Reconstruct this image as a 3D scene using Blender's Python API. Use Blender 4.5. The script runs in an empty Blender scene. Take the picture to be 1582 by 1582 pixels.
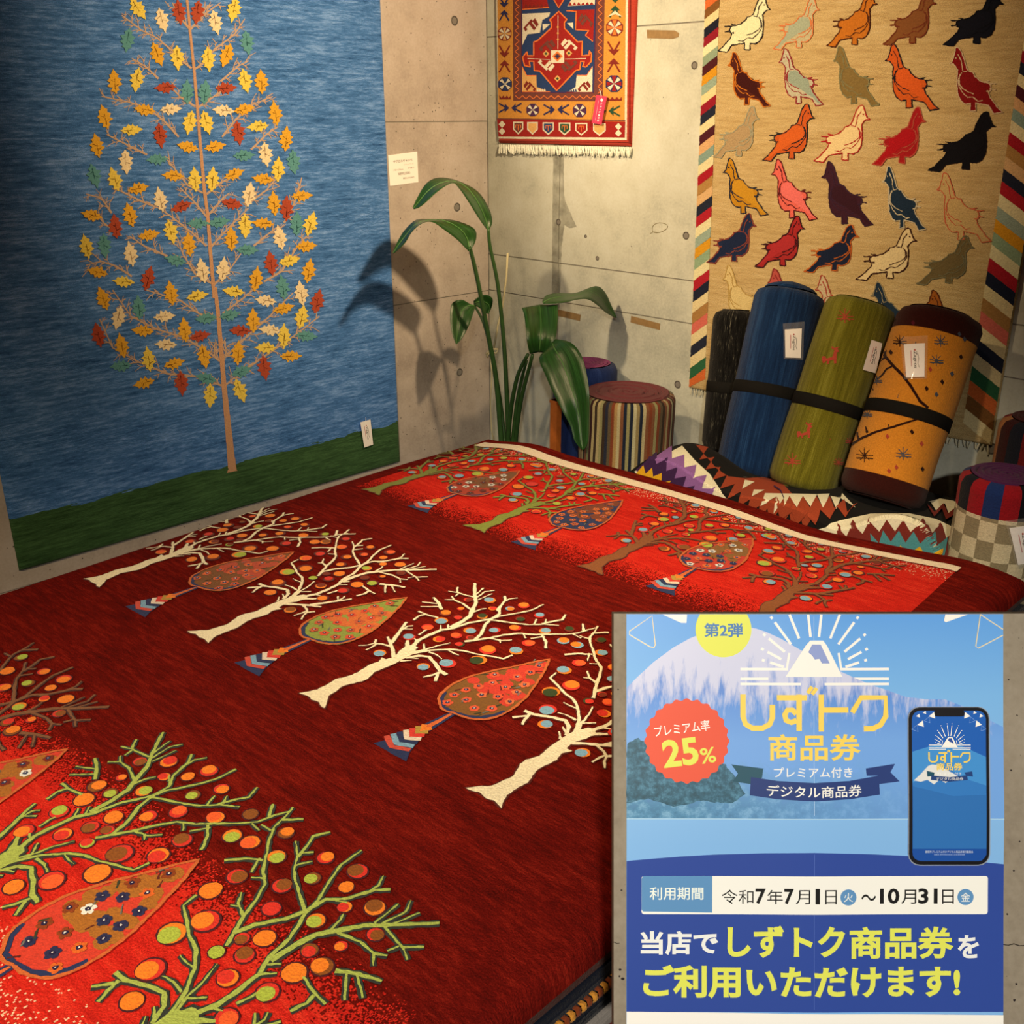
import bpy, bmesh, math, random
import numpy as np
from mathutils import Vector, Matrix
from mathutils.geometry import tessellate_polygon
from mathutils.bvhtree import BVHTree

random.seed(7)
SC = bpy.context.scene
COL = SC.collection

# ------------------------------------------------------------------ camera
F = 1560.0                                  # focal length in pixels of a 1582 px frame
PITCH = math.atan(616 / F)
HEAD = math.radians(45.4)                   # heading, left of +Y
H, R = 1.75, 4.3                            # eye height, distance of the room corner
hd = Vector((-math.sin(HEAD), math.cos(HEAD), 0)); RT = Vector((math.cos(HEAD), math.sin(HEAD), 0))
FW = hd * math.cos(PITCH) + Vector((0, 0, -math.sin(PITCH)))
UP = hd * math.sin(PITCH) + Vector((0, 0, math.cos(PITCH)))
_b = HEAD + math.atan(38 / 1677.0)
CAM = Vector((math.sin(_b) * R, -math.cos(_b) * R, H))
cd = bpy.data.cameras.new('camera'); co = bpy.data.objects.new('camera', cd); COL.objects.link(co)
cd.sensor_width = 36; cd.lens = 36 * F / 1582; cd.clip_start = .02
m = Matrix((RT, UP, -FW)).transposed().to_4x4(); m.translation = CAM
co.matrix_world = m
SC.camera = co

# ------------------------------------------------------------------ light
w = bpy.data.worlds.new('world'); SC.world = w; w.use_nodes = True
w.node_tree.nodes['Background'].inputs[0].default_value = (1, .78, .55, 1)
w.node_tree.nodes['Background'].inputs[1].default_value = .035
SC.view_settings.view_transform = 'Standard'; SC.view_settings.look = 'None'
SC.view_settings.exposure = 0; SC.view_settings.gamma = 1; SC.view_settings.use_curve_mapping = False
def spot(name, loc, tgt, power, angle, blend=.6, size=.05, col=(1, .70, .39)):
    l = bpy.data.lights.new(name, 'SPOT'); l.energy = power; l.spot_size = math.radians(angle); l.spot_blend = blend
    l.shadow_soft_size = size; l.color = col
    o = bpy.data.objects.new(name, l); COL.objects.link(o); o.location = loc
    o.rotation_euler = (Vector(tgt) - Vector(loc)).to_track_quat('-Z', 'Y').to_euler()
ZC = 2.75
spot('ceiling_spot_for_back_wall', (.85, -2.3, ZC - .12), (1.1, 0, 1.75), 400, 50, 1.0)
spot('ceiling_spot_for_left_wall', (2.35, -1.2, ZC - .12), (0, -.70, 1.78), 385, 57, 1.0)
spot('ceiling_spot_for_rug_pile', (2.3, -2.0, ZC - .12), (1.75, -1.05, .75), 165, 62, 1.0)
spot('added_spot_for_poster', (4.3, -4.2, ZC - .12), (2.75, -2.45, .9), 400, 50, .8, col=(1, .88, .72))  # no such lamp known: added behind the viewer to brighten the poster
spot('ceiling_spot_near_viewer', (2.6, -3.6, ZC - .12), (1.4, -2.1, .75), 230, 62, 1.0)

# ------------------------------------------------------------------ pixel helpers: a traced point is carried to the real surface it lies on
def ray(x, y): return FW + RT * ((x - 791) / F) - UP * ((y - 791) / F)
def onx(x, y, X=0.0): d = ray(x, y); return CAM + d * ((X - CAM.x) / d.x)
def ony(x, y, Y=0.0): d = ray(x, y); return CAM + d * ((Y - CAM.y) / d.y)
def onz(x, y, Z): d = ray(x, y); return CAM + d * ((Z - CAM.z) / d.z)
def atd(x, y, D):                           # point at horizontal distance D along the heading
    d = ray(x, y); return CAM + d * (D / d.dot(hd))
def Zm(ox, oy, s): return lambda pts: [(ox + x / s, oy + y / s) for x, y in pts]

# ------------------------------------------------------------------ colours and materials
def lin(c): return c / 12.92 if c <= .04045 else ((c + .055) / 1.055) ** 2.4
TINT = (1.0, .82, .60)
def hx(h, k=1.0, tint=True):
    h = h.lstrip('#'); v = [lin(int(h[i:i + 2], 16) / 255) for i in (0, 2, 4)]
    if tint: v = [a / t for a, t in zip(v, TINT)]
    return tuple(min(.92, a * k) for a in v) + (1,)
MATS = {}
def newmat(name):
    m = bpy.data.materials.new(name); m.use_nodes = True; MATS[name] = m
    nt = m.node_tree; return m, nt, nt.nodes['Principled BSDF']
def N(nt, t, **kw):
    n = nt.nodes.new(t)
    for k, v in kw.items():
        if k.startswith('i_'): n.inputs[k[2:].replace('_', ' ')].default_value = v
        else: setattr(n, k, v)
    return n
def LK(nt, a, b): nt.links.new(a, b)
def ramp(nt, fac, stops):
    r = N(nt, 'ShaderNodeValToRGB'); e = r.color_ramp.elements
    while len(e) < len(stops): e.new(.5)
    for el, (p, c) in zip(e, stops): el.position = p; el.color = c
    LK(nt, fac, r.inputs[0]); return r.outputs[0]
def mixc(nt, a, b, fac, mode='MIX'):
    n = N(nt, 'ShaderNodeMix', data_type='RGBA', blend_type=mode)
    for s, v in ((6, a), (7, b), (0, fac)):
        if isinstance(v, (int, float)): n.inputs[s].default_value = v
        elif isinstance(v, tuple): n.inputs[s].default_value = v
        else: LK(nt, v, n.inputs[s])
    return n.outputs[2]
def uvnode(nt, scale=None):
    u = N(nt, 'ShaderNodeUVMap'); o = u.outputs[0]
    if scale:
        mp = N(nt, 'ShaderNodeMapping'); mp.inputs['Scale'].default_value = scale; LK(nt, o, mp.inputs[0]); o = mp.outputs[0]
    return o
def noise(nt, vec, scale, detail=3, rough=.55, out=0):
    n = N(nt, 'ShaderNodeTexNoise'); n.inputs['Scale'].default_value = scale; n.inputs['Detail'].default_value = detail
    n.inputs['Roughness'].default_value = rough
    if vec is not None: LK(nt, vec, n.inputs['Vector'])
    return n.outputs[out]
def mathn(nt, op, a, b=None):
    n = N(nt, 'ShaderNodeMath', operation=op)
    for i, v in enumerate((a, b)):
        if v is None: continue
        if isinstance(v, (int, float)): n.inputs[i].default_value = v
        else: LK(nt, v, n.inputs[i])
    return n.outputs[0]
def objco(nt): return N(nt, 'ShaderNodeTexCoord').outputs['Object']
def wool_finish(nt, bs, col, bump=.5, sheen=.25, scale=260):
    LK(nt, col, bs.inputs['Base Color']); bs.inputs['Roughness'].default_value = .95
    bs.inputs['Specular IOR Level'].default_value = .05
    bs.inputs['Sheen Weight'].default_value = sheen * .35; bs.inputs['Sheen Roughness'].default_value = .5
    n = noise(nt, objco(nt), scale, 4, .65)
    b = N(nt, 'ShaderNodeBump'); b.inputs['Strength'].default_value = bump; b.inputs['Distance'].default_value = .006
    LK(nt, n, b.inputs['Height']); LK(nt, b.outputs[0], bs.inputs['Normal'])
def wool_attr(name, bump=.5, sheen=.2, lo=.8, hi=1.16, scale=260, streak=None):
    m, nt, bs = newmat(name)
    a = N(nt, 'ShaderNodeVertexColor', layer_name='Col')
    f = noise(nt, objco(nt), scale, 3, .7)
    k = ramp(nt, f, [(.3, (lo,) * 3 + (1,)), (.7, (hi,) * 3 + (1,))])
    c = mixc(nt, a.outputs[0], k, 1.0, 'MULTIPLY')
    wool_finish(nt, bs, c, bump, sheen, scale)
    return m
def streak_col(nt, cols, su, sv, fine=.3, contrast=(.32, .5, .68)):
    """hand-dyed weft streaks: noise stretched along the weft"""
    v1 = uvnode(nt, (su, sv, 1)); v2 = uvnode(nt, (su * 4, sv * 3.2, 1)); v3 = uvnode(nt, (su * .35, sv * .16, 1))
    n1 = noise(nt, v1, 1, 4, .6); n2 = noise(nt, v2, 1, 2, .6); n3 = noise(nt, v3, 1, 2, .5)
    f = mathn(nt, 'ADD', mathn(nt, 'MULTIPLY', n1, .5), mathn(nt, 'ADD', mathn(nt, 'MULTIPLY', n2, .28), mathn(nt, 'MULTIPLY', n3, .22)))
    c = ramp(nt, f, list(zip(contrast, cols)))
    g = noise(nt, uvnode(nt, (420, 420, 1)), 1, 2, .6)
    k = ramp(nt, g, [(.3, (1 - fine,) * 3 + (1,)), (.7, (1 + fine,) * 3 + (1,))])
    return mixc(nt, c, k, 1.0, 'MULTIPLY')
def wool_streak(name, cols, su=3, sv=140, **kw):
    m, nt, bs = newmat(name); wool_finish(nt, bs, streak_col(nt, [hx(c) if isinstance(c, str) else c for c in cols], su, sv, **kw)); return m
def plain(name, col, rough=.6, spec=.3, nz=0, nscale=30, metal=0, tint=True):
    m, nt, bs = newmat(name); c = hx(col, tint=tint) if isinstance(col, str) else col
    bs.inputs['Roughness'].default_value = rough; bs.inputs['Specular IOR Level'].default_value = spec; bs.inputs['Metallic'].default_value = metal
    if nz:
        f = noise(nt, objco(nt), nscale, 4, .6)
        LK(nt, mixc(nt, c, ramp(nt, f, [(.3, (1 - nz,) * 3 + (1,)), (.7, (1 + nz,) * 3 + (1,))]), 1.0, 'MULTIPLY'), bs.inputs['Base Color'])
    else: bs.inputs['Base Color'].default_value = c
    return m
def attr_mat(name, rough=.5, spec=.3):
    m, nt, bs = newmat(name); a = N(nt, 'ShaderNodeVertexColor', layer_name='Col')
    LK(nt, a.outputs[0], bs.inputs['Base Color']); bs.inputs['Roughness'].default_value = rough; bs.inputs['Specular IOR Level'].default_value = spec
    return m
def concrete(name, a, b, c, pits=True, pscale=60, amt=1.0):
    m, nt, bs = newmat(name); o = objco(nt)
    n1 = noise(nt, o, 1.6, 6, .6); n2 = noise(nt, o, 9, 6, .65); n3 = noise(nt, o, 120, 3, .6)
    f = mathn(nt, 'ADD', mathn(nt, 'MULTIPLY', n1, .5), mathn(nt, 'ADD', mathn(nt, 'MULTIPLY', n2, .32), mathn(nt, 'MULTIPLY', n3, .18)))
    col = ramp(nt, f, [(.36, hx(a)), (.5, hx(b)), (.64, hx(c))])
    if pits:
        v = N(nt, 'ShaderNodeTexVoronoi'); v.inputs['Scale'].default_value = pscale; LK(nt, o, v.inputs['Vector'])
        sel = N(nt, 'ShaderNodeTexVoronoi'); sel.inputs['Scale'].default_value = pscale; LK(nt, o, sel.inputs['Vector'])
        sx = N(nt, 'ShaderNodeSeparateColor'); LK(nt, sel.outputs['Color'], sx.inputs[0])
        d = mathn(nt, 'LESS_THAN', v.outputs['Distance'], mathn(nt, 'MULTIPLY', mathn(nt, 'SUBTRACT', sx.outputs[0], .80), .75 * amt))
        col = mixc(nt, col, hx('#4a4034'), d)
    LK(nt, col, bs.inputs['Base Color']); bs.inputs['Roughness'].default_value = .75; bs.inputs['Specular IOR Level'].default_value = .25
    bp = N(nt, 'ShaderNodeBump'); bp.inputs['Strength'].default_value = .25; bp.inputs['Distance'].default_value = .004
    LK(nt, f, bp.inputs['Height']); LK(nt, bp.outputs[0], bs.inputs['Normal'])
    return m

# ------------------------------------------------------------------ object helpers
def tag(o, label=None, cat=None, group=None, kind=None):
    for k, v in (('label', label), ('category', cat), ('group', group), ('kind', kind)):
        if v: o[k] = v
    return o
def thing(name, loc, label, cat, group=None):
    o = bpy.data.objects.new(name, None); COL.objects.link(o); o.location = loc; o.empty_display_size = .05
    return tag(o, label, cat, group)
def link(name, me, mat, parent=None, smooth=False):
    o = bpy.data.objects.new(name, me); COL.objects.link(o)
    if mat: me.materials.append(mat)
    if smooth: me.polygons.foreach_set('use_smooth', [True] * len(me.polygons))
    if parent:
        o.parent = parent
        p = parent; off = Vector((0, 0, 0))
        while p: off += p.location; p = p.parent
        o.location = -off                   # meshes are written in world coordinates
    return o
class MB:
    def __init__(s): s.v = []; s.f = []; s.c = []; s.uv = []
    def add(s, vs, fs, col=None, uvs=None):
        n = len(s.v); s.v += [tuple(v) for v in vs]
        for f in fs: s.f.append(tuple(n + i for i in f)); s.c.append(col or (1, 1, 1, 1))
        s.uv += uvs if uvs else [(0, 0)] * len(vs)
        return s
    def box(s, a, b, col=None):
        x0, y0, z0 = a; x1, y1, z1 = b
        return s.add([(x0, y0, z0), (x1, y0, z0), (x1, y1, z0), (x0, y1, z0), (x0, y0, z1), (x1, y0, z1), (x1, y1, z1), (x0, y1, z1)],
                     [(3, 2, 1, 0), (4, 5, 6, 7), (0, 1, 5, 4), (1, 2, 6, 5), (2, 3, 7, 6), (3, 0, 4, 7)], col)
    def bar(s, a, b, wd, th, upv, col=None):
        a, b = Vector(a), Vector(b); d = (b - a).normalized(); x = d.cross(Vector(upv)).normalized(); y = x.cross(d).normalized()
        x *= wd / 2; y *= th / 2
        vs = [p + sx * x + sy * y for p in (a, b) for sx, sy in ((-1, -1), (1, -1), (1, 1), (-1, 1))]
        return s.add(vs, [(3, 2, 1, 0), (4, 5, 6, 7), (0, 1, 5, 4), (1, 2, 6, 5), (2, 3, 7, 6), (3, 0, 4, 7)], col)
    def tube(s, pts, rad, seg=8, col=None, cap=True):
        pts = [Vector(p) for p in pts]; n = len(pts)
        if not isinstance(rad, (list, tuple)): rad = [rad] * n
        t = (pts[1] - pts[0]).normalized(); ref = Vector((0, 0, 1)) if abs(t.z) < .9 else Vector((1, 0, 0))
        x = t.cross(ref).normalized(); vs = []
        for i, p in enumerate(pts):
            t = (pts[min(i + 1, n - 1)] - pts[max(i - 1, 0)]).normalized()
            x = (x - t * x.dot(t)).normalized(); y = t.cross(x)
            vs += [p + (x * math.cos(a) + y * math.sin(a)) * rad[i] for a in (2 * math.pi * k / seg for k in range(seg))]
        fs = [(i * seg + k, i * seg + (k + 1) % seg, (i + 1) * seg + (k + 1) % seg, (i + 1) * seg + k) for i in range(n - 1) for k in range(seg)]
        if cap: fs += [tuple(range(seg - 1, -1, -1)), tuple((n - 1) * seg + k for k in range(seg))]
        return s.add(vs, fs, col)
    def grid(s, fn, us, vs_, col=None, uvf=None, flip=False):
        pts = []; uv = []
        for u in us:
            for v in vs_:
                pts.append(fn(u, v)); uv.append(uvf(u, v) if uvf else (u, v))
        nv = len(vs_); fs = []
        for i in range(len(us) - 1):
            for j in range(nv - 1):
                q = (i * nv + j, (i + 1) * nv + j, (i + 1) * nv + j + 1, i * nv + j + 1)
                fs.append(q[::-1] if flip else q)
        return s.add(pts, fs, col, uv)
    def mesh(s, name):
        me = bpy.data.meshes.new(name); me.from_pydata(s.v, [], s.f)
        a = me.color_attributes.new('Col', 'FLOAT_COLOR', 'CORNER')
        cc = []; uu = []
        for f, c in zip(s.f, s.c):
            for i in f: cc += list(c); uu += list(s.uv[i])
        a.data.foreach_set('color', cc)
        u = me.uv_layers.new(name='UVMap'); u.data.foreach_set('uv', uu)
        me.update(); return me
    def build(s, name, mat, parent=None, smooth=False): return link(name, s.mesh(name), mat, parent, smooth)

def lerp(a, b, t): return a + (b - a) * t
def resample(pts, step, closed=False):
    pts = [Vector((p[0], p[1])) for p in pts]
    if closed: pts = pts + [pts[0]]
    out = [pts[0]]
    for a, b in zip(pts, pts[1:]):
        n = max(1, int(math.ceil((b - a).length / step)))
        out += [a.lerp(b, k / n) for k in range(1, n + 1)]
    return out[:-1] if closed else out
def smooth_line(pts, n=4):
    """Catmull-Rom through traced points"""
    P = [Vector(p) for p in pts]; out = []
    if len(P) < 3: return P
    for i in range(len(P) - 1):
        p0, p1, p2, p3 = P[max(i - 1, 0)], P[i], P[i + 1], P[min(i + 2, len(P) - 1)]
        for k in range(n):
            t = k / n
            out.append(.5 * ((2 * p1) + (p2 - p0) * t + (2 * p0 - 5 * p1 + 4 * p2 - p3) * t * t + (3 * p1 - p0 - 3 * p2 + p3) * t ** 3))
    return out + [P[-1]]
class Pat:
    """flat woven / printed shapes in 2D; mapper(x, y, h) carries them to the surface, h is a height of tenths of a millimetre"""
    def __init__(s, mapper, h0=.0012, dh=.0004, maxe=1e9, jit=0.0, step=1e9):
        s.mp = mapper; s.h0 = h0; s.dh = dh; s.maxe = maxe; s.jit = jit; s.step = step; s.mb = MB(); s.pj = 0
    def tri(s, a, b, c, col, lay):
        st = [(a, b, c)]; h = s.h0 + (lay + s.pj) * s.dh
        while st:
            a, b, c = st.pop()
            e = [(b - a).length, (c - b).length, (a - c).length]; mx = max(e)
            if mx > s.maxe:
                i = e.index(mx)
                if i == 0: m_ = (a + b) / 2; st += [(a, m_, c), (m_, b, c)]
                elif i == 1: m_ = (b + c) / 2; st += [(a, b, m_), (a, m_, c)]
                else: m_ = (c + a) / 2; st += [(a, b, m_), (m_, b, c)]
            else: s.mb.add([s.mp(p.x, p.y, h) for p in (a, b, c)], [(0, 1, 2)], col, [(p.x, p.y) for p in (a, b, c)])
        return s
    def poly(s, pts, col, lay=0):
        s.pj = random.uniform(0, .5)
        if s.step < 1e8: pts = resample(pts, s.step, True)
        P = [Vector((p[0] + random.uniform(-s.jit, s.jit), p[1] + random.uniform(-s.jit, s.jit))) for p in pts]
        for t in tessellate_polygon([[Vector((p.x, p.y, 0)) for p in P]]):
            a, b, c = (P[i] for i in t)
            s.tri(a, b, c, col, lay)
        return s
    def stroke(s, pts, w0, w1=None, col=(1, 1, 1, 1), lay=0, closed=False, smooth=0):
        if w1 is None: w1 = w0
        if smooth: pts = smooth_line(pts, smooth)
        P = [Vector((p[0], p[1])) for p in pts]
        if closed: P.append(P[0].copy())
        if s.step < 1e8: P = resample(P, s.step)
        n = len(P); h = s.h0 + (lay + random.uniform(0, .5)) * s.dh; L = []; Rr = []
        for i, p in enumerate(P):
            if closed and i in (0, n - 1): t = P[1] - P[-2]
            else: t = P[min(i + 1, n - 1)] - P[max(i - 1, 0)]
            if t.length < 1e-9: t = Vector((1, 0))
            t.normalize(); nn = Vector((-t.y, t.x)); wv = lerp(w0, w1, i / max(1, n - 1)) / 2
            L.append(p + nn * (wv + random.uniform(-s.jit, s.jit))); Rr.append(p - nn * (wv + random.uniform(-s.jit, s.jit)))
        for i in range(n - 1):
            s.mb.add([s.mp(q.x, q.y, h) for q in (Rr[i], Rr[i + 1], L[i + 1], L[i])], [(0, 1, 2, 3)], col, [(q.x, q.y) for q in (Rr[i], Rr[i + 1], L[i + 1], L[i])])
        return s
    def ell(s, cx, cy, rx, ry, col, lay=0, rot=0, n=14):
        P = []
        for k in range(n):
            a = 2 * math.pi * k / n; x, y = rx * math.cos(a), ry * math.sin(a)
            P.append((cx + x * math.cos(rot) - y * math.sin(rot), cy + x * math.sin(rot) + y * math.cos(rot)))
        st, s.step = s.step, 1e9; s.poly(P, col, lay); s.step = st
        return s
    def build(s, name, mat, parent=None): return s.mb.build(name, mat, parent)
def bvh_of(*objs):
    vs = []; fs = []
    bpy.context.view_layer.update()
    for o in objs:
        n = len(vs); mw = o.matrix_world; vs += [mw @ v.co for v in o.data.vertices]; fs += [tuple(n + i for i in p.vertices) for p in o.data.polygons]
    return BVHTree.FromPolygons(vs, fs)
def caster(bv, fallback=3.0):
    """traced point -> where it lies on the built surface, lifted h along the normal"""
    def mp(x, y, h):
        d = ray(x, y).normalized(); loc, nor, _, _ = bv.ray_cast(CAM, d)
        if loc is None:
            loc, nor, _, _ = bv.find_nearest(CAM + d * fallback)
        if nor.dot(d) > 0: nor = -nor
        return loc + nor * h
    return mp
_tcache = {}
def text_polys(body, bold=0.0):
    k = (body, bold)
    if k in _tcache: return _tcache[k]
    c = bpy.data.curves.new('lettering', 'FONT'); c.body = body; c.resolution_u = 3
    if bold > 0: c.bevel_depth = bold; c.bevel_resolution = 1
    o = bpy.data.objects.new('lettering', c); COL.objects.link(o); bpy.context.view_layer.update()
    me = bpy.data.meshes.new_from_object(o.evaluated_get(bpy.context.evaluated_depsgraph_get()))
    vs = [Vector((v.co.x, v.co.y, v.co.z / bold if bold > 0 else 0)) for v in me.vertices]; fs = [tuple(p.vertices) for p in me.polygons]
    bpy.data.objects.remove(o); bpy.data.curves.remove(c); bpy.data.meshes.remove(me)
    _tcache[k] = (vs, fs); return vs, fs
def put_text(pat, body, x0, y0, x1, y1, col, lay=0, bold=.015, rot=0, arc=0):
    """lettering fitted into a pixel box (y down)"""
    vs, fs = text_polys(body, bold)
    if not vs: return
    ax, bx = min(v.x for v in vs), max(v.x for v in vs); ay, by = min(v.y for v in vs), max(v.y for v in vs)
    h = pat.h0 + lay * pat.dh; P = []; cx, cy = (x0 + x1) / 2, (y0 + y1) / 2
    for v in vs:
        fx, fy = (v.x - ax) / (bx - ax), (v.y - ay) / max(1e-6, by - ay)
        if rot in (90, -90):
            s = 1 if rot == -90 else -1
            X = cx + s * (fy - .5) * (x1 - x0); Y = cy + s * (fx - .5) * (y1 - y0)
        else:
            X = lerp(x0, x1, fx); Y = lerp(y1, y0, fy) + arc * (1 - (2 * fx - 1) ** 2)
            if rot:
                a = math.radians(rot); dx, dy = X - cx, Y - cy
                X, Y = cx + dx * math.cos(a) + dy * math.sin(a), cy - dx * math.sin(a) + dy * math.cos(a)
        P.append(pat.mp(X, Y, h + v.z * .00004))
    pat.mb.add(P, fs, col)

WOOL = wool_attr('woven_wool_colours')
WOOLF = wool_attr('flat_woven_wool', bump=.25, sheen=.08, lo=.85, hi=1.12)
PRINT = attr_mat('printed_paper_inks', .42, .35)
CARD = plain('white_card', '#f6ead6', .5, .3)
INKM = attr_mat('tag_inks', .6, .2)

# ================================================================== the room
CON_L = concrete('concrete_left', '#94806a', '#b09a80', '#c2ad94')
CON_B = concrete('concrete_back', '#9c957c', '#c0b595', '#d0c6a8', True, 45, .6)  # back wall lighter and yellower; its stronger light is partly put into the colour
CON_D = concrete('concrete_joint', '#7c6e58', '#8a7c66', '#968872', False)
MB().box((0, -5.2, -.06), (5.2, 0, 0)).build('floor', concrete('floor_concrete', '#5a5046', '#6c6256', '#7a6f62'))['kind'] = 'structure'
MB().box((-.15, -5.35, ZC), (5.35, .15, ZC + .1)).build('ceiling', plain('ceiling_paint', '#8a8378', .8))['kind'] = 'structure'
WL = MB().box((-.15, -5.2, 0), (-.004, .004, ZC)).build('wall_left', CON_D); WL['kind'] = 'structure'
WB = MB().box((-.004, .004, 0), (5.2, .15, ZC)).build('wall_back', CON_D); WB['kind'] = 'structure'
MB().box((5.2, -5.35, 0), (5.35, .15, ZC)).build('wall_right', CON_B)['kind'] = 'structure'
MB().box((-.15, -5.35, 0), (5.2, -5.2, ZC)).build('wall_front', CON_B)['kind'] = 'structure'
zl = [0, .36, onx(690, 459).z, onx(675, 188).z, 2.44, ZC]
yl = [-5.2, -4.1, -2.3, -.0]
G = .0022
for z0, z1 in zip(zl, zl[1:]):
    for y0, y1 in zip(yl, yl[1:]):
        MB().box((-.004, y0 + G, z0 + G), (0, y1 - G, z1 - G)).build('concrete_panel', CON_L, WL)
zb = [0, .34, ony(1060, 499).z, ony(1060, 433).z, ony(980, 41).z, ZC]
xv = ony(860, 560).x
xb = [0, xv, xv + .95, xv + 1.9, xv + 2.85, 5.2]
for z0, z1 in zip(zb, zb[1:]):
    for x0, x1 in zip(xb, xb[1:]):
        MB().box((x0 + G, 0, z0 + G), (x1 - G, .004, z1 - G)).build('concrete_panel', CON_B, WB)
HOLE = attr_mat('tie_hole_mortar', .9, .1)
def tie_hole(c, ax, r, parent):
    """a plugged formwork tie hole: raised lip, darker dished plug"""
    mb = MB(); n = 18; prof = [(1.06, .0003), (1.0, .0016), (.86, .0014), (.74, .0005), (0, .0009)]
    vs = []; cols = [hx('#8d8069'), hx('#5d5243'), hx('#4a4136'), hx('#7d715f')]
    for rr, hgt in prof[:-1]:
        for k in range(n):
            a = 2 * math.pi * k / n; p, q = r * rr * math.cos(a), r * rr * math.sin(a)
            vs.append((c[0] + hgt, c[1] + p, c[2] + q) if ax == 'x' else (c[0] + p, c[1] - hgt, c[2] + q))
    vs.append((c[0] + .0009, c[1], c[2]) if ax == 'x' else (c[0], c[1] - .0009, c[2]))
    base = len(mb.v); mb.v += vs; mb.uv += [(0, 0)] * len(vs)
    for i in range(3):
        for k in range(n):
            mb.f.append((i * n + k, i * n + (k + 1) % n, (i + 1) * n + (k + 1) % n, (i + 1) * n + k)); mb.c.append(cols[i])
    for k in range(n): mb.f.append((3 * n + k, 3 * n + (k + 1) % n, 4 * n)); mb.c.append(cols[3])
    return mb.build('tie_hole', HOLE, parent)
for q in ((702, 32), (706, 320), (710, 575)): tie_hole(onx(*q), 'x', .0165, WL)
for q, r in (((1073, 101), .012), ((1060, 364), .013), ((863, 343), .012), ((923, 399), .008), ((1047, 594), .014), ((1532, 693), .017), ((905, 365), .006)):
    tie_hole(ony(*q), 'y', r, WB)
def wallpoly(px, off, th):
    f = [ony(x, y, -off - th) for x, y in px]; b = [Vector((p.x, -off, p.z)) for p in f]; n = len(f)
    return MB().add(f + b, [tuple(range(n)), tuple(range(2 * n - 1, n - 1, -1))] + [(i, n + i, n + (i + 1) % n, (i + 1) % n) for i in range(n)])
TAPE = plain('brown_tape', '#8d6a3c', .5, .35, .15, 60)
for px, lb in ((((999, 46), (1000, 59), (1040, 60), (1048, 57), (1049, 51), (1042, 47)), 'brown tape strip high on the wall between the orange rug and bird rug'),
               (((862, 478), (862, 488), (896, 496), (897, 486)), 'brown tape strip on concrete wall behind the plant leaf'),
               (((975, 488), (974, 498), (1019, 510), (1020, 500)), 'brown tape strip on concrete wall left of the bird rug')):
    tag(wallpoly(px, .0003, .0008).build('tape_strip', TAPE), lb, 'tape', 'tape strips on the wall')
pc = Pat(lambda x, y, h: ony(x, y, -h), .0006)
pc.stroke([(1018 + 12 * math.cos(a) + 1.5 * math.cos(2 * a), 352 - 7.5 * math.sin(a) - 2 * math.cos(a)) for a in [k * .35 for k in range(19)]], 1.0, 1.0, hx('#857653'))
pc.stroke([(1004, 361), (1010, 358), (1016, 359)], .9, .9, hx('#857653'))
tag(pc.build('pencil_mark', INKM, WB), 'pencilled oval on the concrete')

m, nt, bs = newmat('damp_stain'); bs.inputs['Base Color'].default_value = hx('#6a604a'); bs.inputs['Roughness'].default_value = .8
LK(nt, ramp(nt, noise(nt, objco(nt), 14, 5, .6), [(.35, (.12,) * 3 + (1,)), (.65, (.5,) * 3 + (1,))]), bs.inputs['Alpha'])
sn = Pat(lambda x, y, h: ony(x, y, -h), .0005, .0001, 1e9, .5, 5)
sn.poly([(855, 200), (871, 200), (871, 300), (874, 312), (880, 326), (886, 340), (891, 351), (880, 353), (872, 348), (868, 380), (866, 430), (862, 520), (860, 690), (851, 690), (852, 520), (853, 380)], (1, 1, 1, 1))
tag(sn.build('damp_stain', m, WB), 'darker damp streak down the concrete')

# ================================================================== the pile of rugs
ZT = .75
KS = (H - ZT) / 1.03
O2 = Vector((CAM.x + (.5 - 2.911) * KS, CAM.y + (-.45 + 2.743) * KS)); PH = math.radians(3.5)
EX = Vector((math.cos(PH), math.sin(PH))); EY = Vector((-math.sin(PH), math.cos(PH)))
U0, U1, V0, V1 = -.055 * KS, 1.735 * KS, -2.33 * KS, .025 * KS
def gs(x, c, s): return math.exp(-((x - c) / s) ** 2)
def zpile(u, v):
    a, b = u / KS, v / KS
    e = min(u - U0, U1 - u, v - V0, V1 - v); rr = .035; z = ZT
    if e < rr: z -= rr - math.sqrt(max(0, rr * rr - (rr - max(0, e)) ** 2))
    e2 = min(u - U0, U1 - u)
    z -= .012 * math.exp(-max(0, e2) / .10)
    z += gs(b, -.06, .2) * (-.017 * gs(a, 1.2, .17) + .016 * gs(a, 1.62, .13) - .010 * gs(a, 0, .09) + .010 * gs(a, .2, .10))
    return z + .003 * math.sin(3.1 * a + 1.7 * b) * math.sin(2.3 * b + .6)
def skew(u, v): return u - max(0, (u - 1.52 * KS) / (U1 - 1.52 * KS)) * (.006 * KS - .052 * v)      # the right edge runs slightly askew
def rugw(u, v, h=0): p = O2 + EX * skew(u, v) + EY * v; return Vector((p.x, p.y, zpile(u, v) + h))
def L(px, py):
    p = onz(px, py, ZT); w_ = Vector((p.x, p.y)) - O2; return Vector((w_.dot(EX), w_.dot(EY)))

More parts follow.
